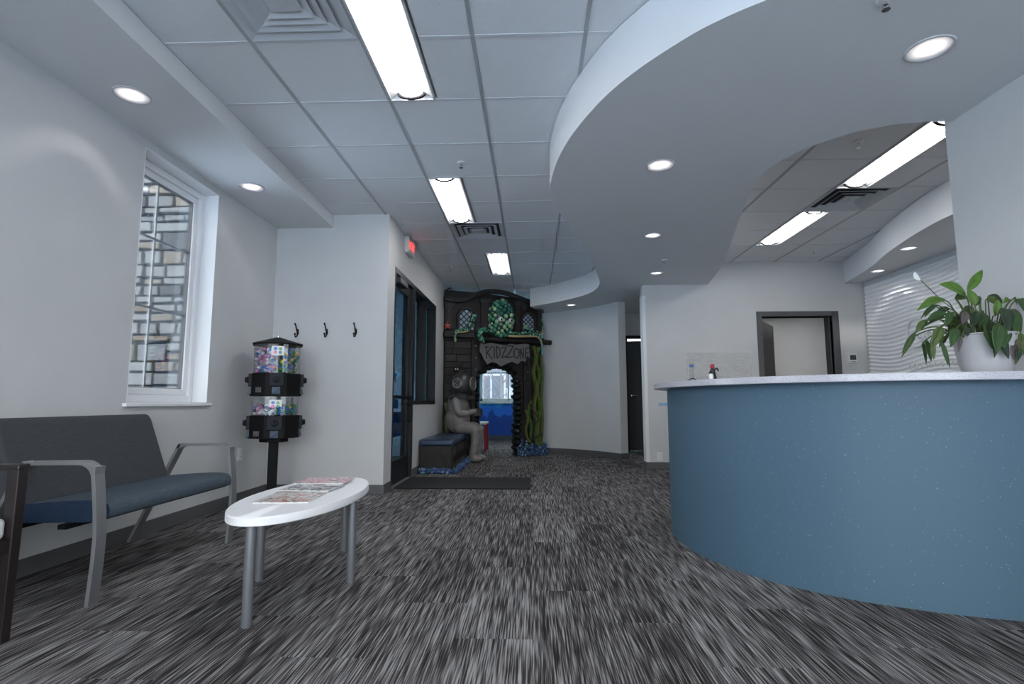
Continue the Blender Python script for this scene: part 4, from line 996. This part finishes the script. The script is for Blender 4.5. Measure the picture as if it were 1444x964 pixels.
# upper storey: columns
def column(x0, x1, yb, yt):
    a, b = fp(x0, yb).x, fp(x1, yb).x; z0, z1 = fp(x0, yb).z, fp(x0, yt).z; m = (a+b)/2; w = (b-a)/2
    c = MB().box(a, b, -.05, 0, z0, z1).box(a+w*.35, b-w*.35, -.07, -.05, z0, z1-.06).build('column', M_shipv, kz, bevel=.008)
    cap = MB().box(a-.02, b+.02, -.075, 0, z1-.07, z1)
    for s_ in (-1, 1): cap.tube([(m+s_*w*.75+(.028-.0022*i)*math.cos(i*.7), -.08, z1-.035+(.028-.0022*i)*math.sin(i*.7)) for i in range(11)], .007, 5)
    cap.build('capital', M_stonegrey, c, smooth=True)
column(627, 638, 464, 427); column(677, 690, 466, 421); column(726, 733, 470, 425); column(757, 763, 468, 436)
# swag beam and scroll along the top
sw_ = [fp(x, y, .05) for x, y in ((626, 420), (640, 423), (655, 422), (672, 415), (690, 411), (712, 413), (735, 421), (764, 432))]
MB().tube(catmull(sw_, 5), .045, 8, flat=1).build('swag_beam', M_stonegrey, kz, smooth=True)
sc0 = fp(636, 413, .06)
MB().tube([sc0+Vector(((.10-.0042*i)*math.cos(i*.55+1.5), 0, (.085-.0036*i)*math.sin(i*.55+1.5))) for i in range(22)], .016, 6).build('scroll', M_stonegrey, kz, smooth=True)
# lattice windows
M_lattice = mat('pale_lattice_pane', S(150, 166, 186), .35, var=.12, vscale=9)
def lattice(x0, x1, yb, yt):
    a, b, z0, z1 = fp(x0, yb).x, fp(x1, yb).x, fp(x0, yb).z, fp(x0, yt).z; m, w = (a+b)/2, (b-a)/2; zs_ = z1-w
    outl = [(a, z0), (b, z0)]+[(m+w*math.cos(t), zs_+w*math.sin(t)) for t in [math.pi*i/14 for i in range(15)]]
    fr = MB().tube([(x, -.025, z) for x, z in [outl[0], outl[1]]+outl[2:]+[outl[0]]], .028, 6).build('lattice_window', M_ship2, kz, smooth=True)
    MB().plate(outl, -.008, 0).build('pane', M_lattice, fr)
    q = MB(); st = w*.62
    def ins(x, z): return a < x < b and z0 < z < (zs_+math.sqrt(max(0, w*w-(x-m)**2)))
    for sgn in (1, -1):
        for k in range(-8, 9):
            pts = [(m+k*st+t, z0+sgn*t if sgn > 0 else z1-(t)) for t in [i*.008-1 for i in range(250)]]
            run = [p for p in pts if ins(*p)]
            if len(run) > 3: q.tube([(run[0][0], -.014, run[0][1]), (run[-1][0], -.014, run[-1][1])], .008, 5)
    q.build('lattice_bars', M_ink, fr)
lattice(645, 670, 466, 434); lattice(735, 754, 472, 441)
# ledge and beam
p0, p1 = fp(626, 471, .06), fp(668, 471, .06)
MB().box(p0.x, p1.x, -.12, 0, p0.z-.05, p0.z+.06).build('ledge', M_ship2, kz, bevel=.015)
MB().tube([fp(679, 476, .10), fp(705, 479, .10), fp(735, 480, .10), fp(766, 481, .10)], .055, 10).build('cross_beam', M_ship, kz, smooth=True)
MB().tube([fp(764, 482, .08), fp(777, 483, .08)], .045, 8).build('beam_end', M_ship, kz)
# torn sign with hand-cut letters
sg = [(677, 484), (684, 485), (692, 483), (702, 485), (712, 487), (720, 484), (728, 486), (738, 484), (746, 485), (747, 505), (743, 501), (741, 511), (736, 508), (730, 514), (722, 510), (714, 513), (706, 517), (700, 512), (694, 510), (687, 514), (682, 507), (679, 499), (676, 496)]
so2 = MB().plate([fz(x, y, .17) for x, y in sg], -.18, -.155).build('torn_sign', M_signgrey, kz, bevel=.004)
def stroke(pts, w=1.6):
    q = MB()
    for i in range(len(pts)-1):
        a, b = fp(*pts[i], .182), fp(*pts[i+1], .182); d = (b-a); d.y = 0
        if d.length < 1e-5: continue
        d.normalize(); n_ = Vector((-d.z, 0, d.x))*(w*.0062); e = d*(w*.004)
        q.add([a-e-n_, a-e+n_, b+e+n_, b+e-n_]+[p+Vector((0, .004, 0)) for p in (a-e-n_, a-e+n_, b+e+n_, b+e-n_)], [(0, 1, 2, 3), (7, 6, 5, 4), (0, 4, 5, 1), (1, 5, 6, 2), (2, 6, 7, 3), (3, 7, 4, 0)])
    q.build('letter', M_ink, so2)
for ps in ([(686, 489), (686, 505)], [(684, 489), (689, 489)], [(694, 488), (687, 497), (694, 506)], [(697, 489), (697, 505)], [(700, 488), (701, 505), (705, 500), (705, 492), (700, 488)],
           [(707, 490), (714, 490), (707, 504), (715, 502)], [(714, 487), (724, 488), (714, 504), (723, 503)], [(728, 491), (725, 494), (725, 502), (729, 505), (732, 501), (732, 493), (728, 491)],
           [(734, 506), (734, 492), (738, 505), (738, 491)], [(746, 490), (741, 491), (741, 505), (746, 504)], [(741, 498), (745, 497)]): stroke(ps)
# octopus
OG = [mat('octopus_%s' % n, c, .45, var=.12, vscale=20) for n, c in (('deep', S(14, 52, 44)), ('green', S(70, 142, 112)), ('light', S(140, 186, 150)), ('teal', S(40, 108, 92)), ('pale', S(168, 196, 148)))]
M_beige = mat('octopus_underside', S(176, 158, 116), .6, var=.15, vscale=30)
oc0 = fp(707.5, 452, .12); oc1 = fp(707.5, 424, .12); rxx = (fp(724, 450, .12).x-fp(691, 450, .12).x)/2
hz = oc1.z-fp(707.5, 473, .12).z
hc = Vector((oc0.x, -.10, oc1.z-hz*.5)); hr = (rxx, rxx*.75, hz*.52)
oh = MB().ell(hc, hr, 24, 16).build('octopus_head', OG[0], kz, smooth=True)
sc_b = MB(); Nn = 120; ga = math.pi*(3-math.sqrt(5)); ro = random.Random(2)
for i in range(Nn):
    zz_ = 1-2*(i+.5)/Nn; r_ = math.sqrt(1-zz_*zz_); th_ = ga*i; d = Vector((r_*math.cos(th_), r_*math.sin(th_), zz_))
    if d.y > .35: continue
    p = hc+Vector((d.x*hr[0], d.y*hr[1], d.z*hr[2])); s_ = ro.uniform(.020, .044)
    front = d.z < -.1 and d.y < -.6
    if any((p.x-fp(ex_, ey_, .25).x)**2+(p.z-fp(ex_, ey_, .25).z)**2 < .05**2 and d.y < 0 for ex_, ey_ in ((704.5, 450.5), (719, 452))): continue
    sc_b.ell(p, s_, 8, 6, ro.choice((1, 2, 3, 3, 1, 4) if not front else (2, 4, 2, 1)))
so3 = sc_b.build('scales', OG, oh, smooth=True); so3['kind'] = 'stuff'
for x, y, r_ in ((704.5, 450.5, .042), (719, 452, .038)):
    e0 = fp(x, y, .25); dx_, dz_ = (e0.x-hc.x)/hr[0], (e0.z-hc.z)/hr[2]; e0.y = hc.y-hr[1]*math.sqrt(max(.05, 1-dx_*dx_-dz_*dz_))-.05
    ey = MB().ell(e0, r_, 14, 10).build('eye', M_whiteplastic, oh, smooth=True)
    MB().ell(e0+Vector((.008, -r_*.82, -.004)), (.018, .010, .020), 10, 8).build('pupil', M_black, ey, smooth=True)
def tentacle(pts, r0, r1, under=True, w=.12):
    path = catmull([fp(x, y, ww) for x, y, ww in pts], 6); n_ = len(path); rr = [r0+(r1-r0)*i/(n_-1) for i in range(n_)]
    t_ = MB().tube(path, rr, 8).build('tentacle', OG[0], kz, smooth=True)
    bmp = MB()
    for i in range(0, n_, 2):
        for k in range(3): 
            a_ = ro.uniform(-.3, math.pi+.3); q_ = path[i]+Vector((math.cos(a_)*rr[i]*.5, -rr[i]*.8, math.sin(a_)*rr[i]*.75)); bmp.ell(q_, rr[i]*ro.uniform(.25, .5), 7, 5, ro.choice((1, 2, 3)))
    b_ = bmp.build('scales', OG, t_, smooth=True); b_['kind'] = 'stuff'
    if under: MB().tube([p+Vector((0, -r*.55, -r*.6)) for p, r in zip(path, rr)], [r*.48 for r in rr], 7).build('sucker_strip', M_beige, t_, smooth=True)
tentacle([(692, 470, .2), (684, 466, .24), (677, 467, .26), (676, 474, .27), (679, 481, .26)], .045, .05, False)
tentacle([(668, 447, .06), (664, 456, .1), (659, 464, .14), (651, 466, .17), (644, 467, .19), (641, 473, .2), (642, 481, .2)], .05, .022)
tentacle([(716, 471, .2), (730, 472, .22), (745, 472, .22), (757, 473, .22), (762, 479, .22), (764, 487, .2)], .05, .03)
tentacle([(755, 468, .06), (762, 470, .1), (765, 462, .12), (763, 452, .1)], .03, .02)
tentacle([(748, 470, .05), (744, 464, .06), (740, 462, .05)], .05, .05, False)
st_c = fp(631, 459, .075)
stf = MB()
for k in range(5):
    a_ = R(90+72*k); stf.tube([st_c, st_c+Vector((math.cos(a_)*.03, -.004, math.sin(a_)*.03)), st_c+Vector((math.cos(a_)*.065, 0, math.sin(a_)*.065))], [.016, .012, .004], 7)
stf.build('starfish', mat('starfish_red', S(190, 84, 76), .6), kz, smooth=True)
cr_c = fp(643, 521, .04)
crt = MB().ell(cr_c, (.05, .035, .045), 12, 8)
for k in range(6): a_ = R(20+k*28) if k < 3 else R(104+k*28); crt.tube([cr_c, cr_c+Vector((math.cos(a_)*.10, -.01, math.sin(a_)*.09)), cr_c+Vector((math.cos(a_)*.15, 0, math.sin(a_)*.06-.03))], .007, 5)
cro = crt.build('carved_crab', M_ship, kz, smooth=True)
for s_ in (-1, 1): MB().ell(cr_c+Vector((s_*.018, -.035, .008)), .012, 10, 8).build('eye', M_whiteplastic, cro, smooth=True)
# stacked rocks of the arch jambs
M_rock = mat('wet_black_rock', S(26, 25, 26), .35, var=.4, vscale=9, bump=.6, bscale=25)
rk = random.Random(9)
for side, ux in ((1, uR-.005), (-1, uL+.005)):
    z = .0
    while z < za-.22:
        hh = rk.uniform(.075, .11); w = rk.uniform(.06, .09)*(1 if side > 0 else .6)
        m_ = MB().ell((ux+side*.03-side*rk.uniform(0, .035), -.02, z+hh/2), (w, .13, hh*.54), 12, 8)
        m_.v = [(x+rk.uniform(-.006, .006), y+rk.uniform(-.008, .008), max(0.001, zq+rk.uniform(-.005, .005))) for x, y, zq in m_.v]
        m_.build('rock', M_rock, kz, smooth=True); z += hh
for i in range(1, 14):
    x, z = arch[i]; MB().ell((x, -.02, z+.03), (.07, .12, .045), 9, 6).build('rock', M_rock, kz, smooth=True)
# seaweed, rope, coral skirt
M_weed = [mat('seaweed_olive', S(84, 88, 50), .5, var=.25, vscale=14), mat('seaweed_green', S(66, 98, 32), .5, var=.25, vscale=14), mat('seaweed_dark', S(34, 38, 26), .5, var=.2, vscale=14)]
for pts, m_, w_ in (([(752, 488), (756, 505), (752, 525), (756, 548), (753, 572), (756, 600), (754, 625)], 0, .042), ([(760, 490), (755, 508), (760, 528), (757, 550), (761, 575), (758, 602), (760, 628)], 1, .040),
                ([(763, 500), (764, 530), (763, 560), (764, 590), (763, 628)], 0, .036), ([(741, 578), (744, 592), (741, 606), (745, 622)], 0, .03), ([(748, 565), (745, 584), (749, 600), (747, 624)], 1, .028),
                ([(752, 590), (750, 606), (753, 626)], 2, .035), ([(757, 580), (755, 602), (757, 626)], 0, .03)):
    MB().tube(catmull([fp(x, y, .10) for x, y in pts], 5), [w_*1.6]*(len(pts)*5-4), 10, flat=.5).build('seaweed', M_weed[m_], kz, smooth=True)
MB().tube(catmull([fp(x, y, .16) for x, y in ((744, 505), (747, 530), (744, 552), (749, 575), (756, 584), (760, 592), (752, 596))], 5), .012, 6).build('rope', M_ship2, kz, smooth=True)
MB().tube(catmull([fp(x, y, .16) for x, y in ((745, 616), (752, 618), (760, 614), (765, 611))], 4), .014, 6).build('rope', M_ship2, kz, smooth=True)
M_coral = [mat('coral_%s' % n, c, .6, var=.2, vscale=40) for n, c in (('blue', S(48, 74, 120)), ('pale', S(112, 134, 160)), ('teal', S(44, 96, 104)), ('navy', S(40, 52, 100)))]
cb = MB()
for i in range(330):
    u = rk.uniform(uR-.02, uE+.02); zq = abs(rk.gauss(0, .10))
    if zq > .26: continue
    cb.ell((u, -.06-rk.uniform(0, .16)*(1-zq/.3), zq+.012), rk.uniform(.012, .026), 6, 5, rk.choice((0, 0, 1, 2, 3)))
cbo = cb.build('coral', M_coral, kz, smooth=True); cbo['kind'] = 'stuff'
MB().tube(catmull([fp(x, y, .06) for x, y in ((627, 568), (631, 580), (628, 594), (631, 612))], 4), .03, 8).build('seaweed', M_weed[0], kz, smooth=True)

# storage bench with a blue cushion
bn = thing('bench', 'carved dark bench with a blue cushion against the entrance wall', 'bench', (-1.265, 7.90, 0))
wb(MB().box(-1.475, -1.055, 7.09, 8.72, .0, .345), 'carved_base', M_ship, bn, bevel=.012)
wb(MB().box(-1.482, -1.035, 7.07, 8.74, .345, .43), 'cushion', mat('blue_vinyl', S(38, 58, 82), .35, var=.05, vscale=10), bn, bevel=.03, seg=3)
for rr in (.08, .14, .20, .26, .32, .38):
    pts = [(-1.45+rr*math.cos(t), 7.088, .03+rr*math.sin(t)) for t in [R(2+86*i/10) for i in range(11)] if -1.45+rr*math.cos(t) < -1.07 and .03+rr*math.sin(t) < .33]
    if len(pts) > 2: wb(MB().tube(pts, .011, 6), 'carved_ridge', M_ship2, bn, smooth=True)
for k in range(9):
    y = 7.2+k*.17; wb(MB().tube(catmull([(-1.054, y, .03), (-1.05, y+.04, .12), (-1.05, y-.02, .22), (-1.054, y+.03, .33)], 4), .011, 6), 'carved_ridge', M_ship2, bn, smooth=True)
cc = MB()
for i in range(420):
    if i % 3 == 0: x, y = rk.uniform(-1.46, -1.05), 7.06-rk.uniform(0, .05)
    else: x, y = -1.03+rk.uniform(0, .07), rk.uniform(7.05, 8.9)
    cc.ell((x, y, .012+rk.uniform(0, .045)), rk.uniform(.012, .024), 6, 5, rk.choice((0, 1, 3, 0, 2)))
c_o = wb(cc, 'coral_trim', M_coral, bn, smooth=True); c_o['kind'] = 'stuff'

# seated diver sculpture
dv_ = thing('diver_statue', 'grey sculpted diver with a brass-style helmet seated on the bench end', 'statue', (-1.13, 8.52, .43), R(-12))
M_diver = mat('grey_cast_resin', S(116, 112, 109), .55, var=.18, vscale=14, bump=.3, bscale=40)
M_helmet = mat('dull_pewter', S(56, 54, 53), .4, .35, var=.2, vscale=14)
body = MB()
body.ell((-.05, 0, .21), (.20, .19, .22), 16, 10).ell((-.05, 0, .42), (.175, .17, .20), 16, 10).ell((.0, 0, .56), (.11, .13, .09), 14, 8)
def limb(pts, rr):
    P_ = catmull(pts, 6); n_ = len(P_); k_ = [rr[0]+(rr[-1]-rr[0])*i/(n_-1) for i in range(n_)]
    body.tube(P_, k_, 12); body.ell(P_[0], k_[0], 12, 8); body.ell(P_[-1], k_[-1], 12, 8)
for s_ in (-1, 1):
    limb([(.02, s_*.09, .09), (.20, s_*.10, .08), (.27, s_*.10, .05)], (.095, .082)); limb([(.27, s_*.10, .05), (.27, s_*.10, -.12), (.23, s_*.10, -.33)], (.08, .058))
    body.ell((.28, s_*.10, -.375), (.11, .055, .05), 12, 8)
    limb([(-.02, s_*.16, .50), (.02, s_*.20, .36), (.05, s_*.19, .31)], (.068, .058)); limb([(.05, s_*.19, .31), (.14, s_*.15, .31), (.22, s_*.09, .34)], (.058, .042))
    body.ell((.245, s_*.075, .345), (.04, .03, .035), 10, 6)
    for f in range(4): body.tube([(.25, s_*.08, .365-.017*f), (.285, s_*.05, .365-.017*f), (.295, s_*.02, .362-.017*f)], [.011, .010, .008], 6)
    body.tube([(.24, s_*.065, .37), (.265, s_*.035, .385)], [.012, .009], 6)
bo_ = body.build('body', M_diver, dv_, smooth=True)
rm = bo_.modifiers.new('remesh', 'REMESH'); rm.mode = 'VOXEL'; rm.voxel_size = .011; rm.use_smooth_shade = True
sm = bo_.modifiers.new('smooth', 'SMOOTH'); sm.factor = .5; sm.iterations = 4
MB().lathe([(.20, .52), (.205, .545), (.17, .575), (.13, .60), (.12, .62)], 24, (.0, 0, 0)).build('collar', M_helmet, dv_, smooth=True)
hm = MB().ell((.015, 0, .76), (.19, .178, .19), 24, 16).build('helmet', M_helmet, dv_, smooth=True)
def porthole(c, n_, r_):
    n_ = Vector(n_).normalized(); a_ = n_.orthogonal().normalized(); b_ = n_.cross(a_); c = Vector(c)
    q = MB().tube([c+(a_*math.cos(w)+b_*math.sin(w))*r_ for w in [2*math.pi*i/20 for i in range(21)]], .016, 8)
    for s_ in (-.33, .33):
        L_ = math.sqrt(1-s_*s_)*r_; q.tube([c+a_*(s_*r_)-b_*L_, c+a_*(s_*r_)+b_*L_], .007, 6); q.tube([c+b_*(s_*r_)-a_*L_, c+b_*(s_*r_)+a_*L_], .007, 6)
    o_ = q.build('porthole', mat('pewter_ring', S(104, 101, 99), .4, .3), hm, smooth=True)
    g = MB(); m_ = 20; g.add([c-n_*.012]+[c-n_*.012+(a_*math.cos(2*math.pi*i/m_)+b_*math.sin(2*math.pi*i/m_))*r_ for i in range(m_)], [(0, 1+i, 1+(i+1) % m_) for i in range(m_)])
    g.build('porthole_glass', M_ventdark, hm)
porthole((.20, -.02, .765), (1, -.12, .02), .098); porthole((.0, -.182, .77), (-.1, -1, .05), .07); porthole((.0, .182, .77), (-.1, 1, .05), .07)
MB().box(.235, .335, -.075, .075, .27, .37).box(.245, .325, -.065, .065, .37, .385).build('held_box', M_stonegrey, dv_, bevel=.008)
# play table glimpsed through the arch
pt = thing('play_table', 'small white play table with red legs inside the playroom', 'table', (-1.02, 10.35, 0))
MB().box(-.16, .16, -.25, .25, .50, .54).build('tabletop', M_whiteplastic, pt, bevel=.01)
for a_ in (-.13, .13):
    for b_ in (-.21, .21): MB().tube([(a_, b_, .5), (a_*1.05, b_*1.05, 0)], .022, 8).build('leg', mat('red_plastic', S(150, 50, 54), .4), pt, smooth=True)
MB().box(-.11, .11, -.24, -.22, .12, .46).build('side_panel', mat('play_panel_grey', S(190, 190, 194), .5), pt)
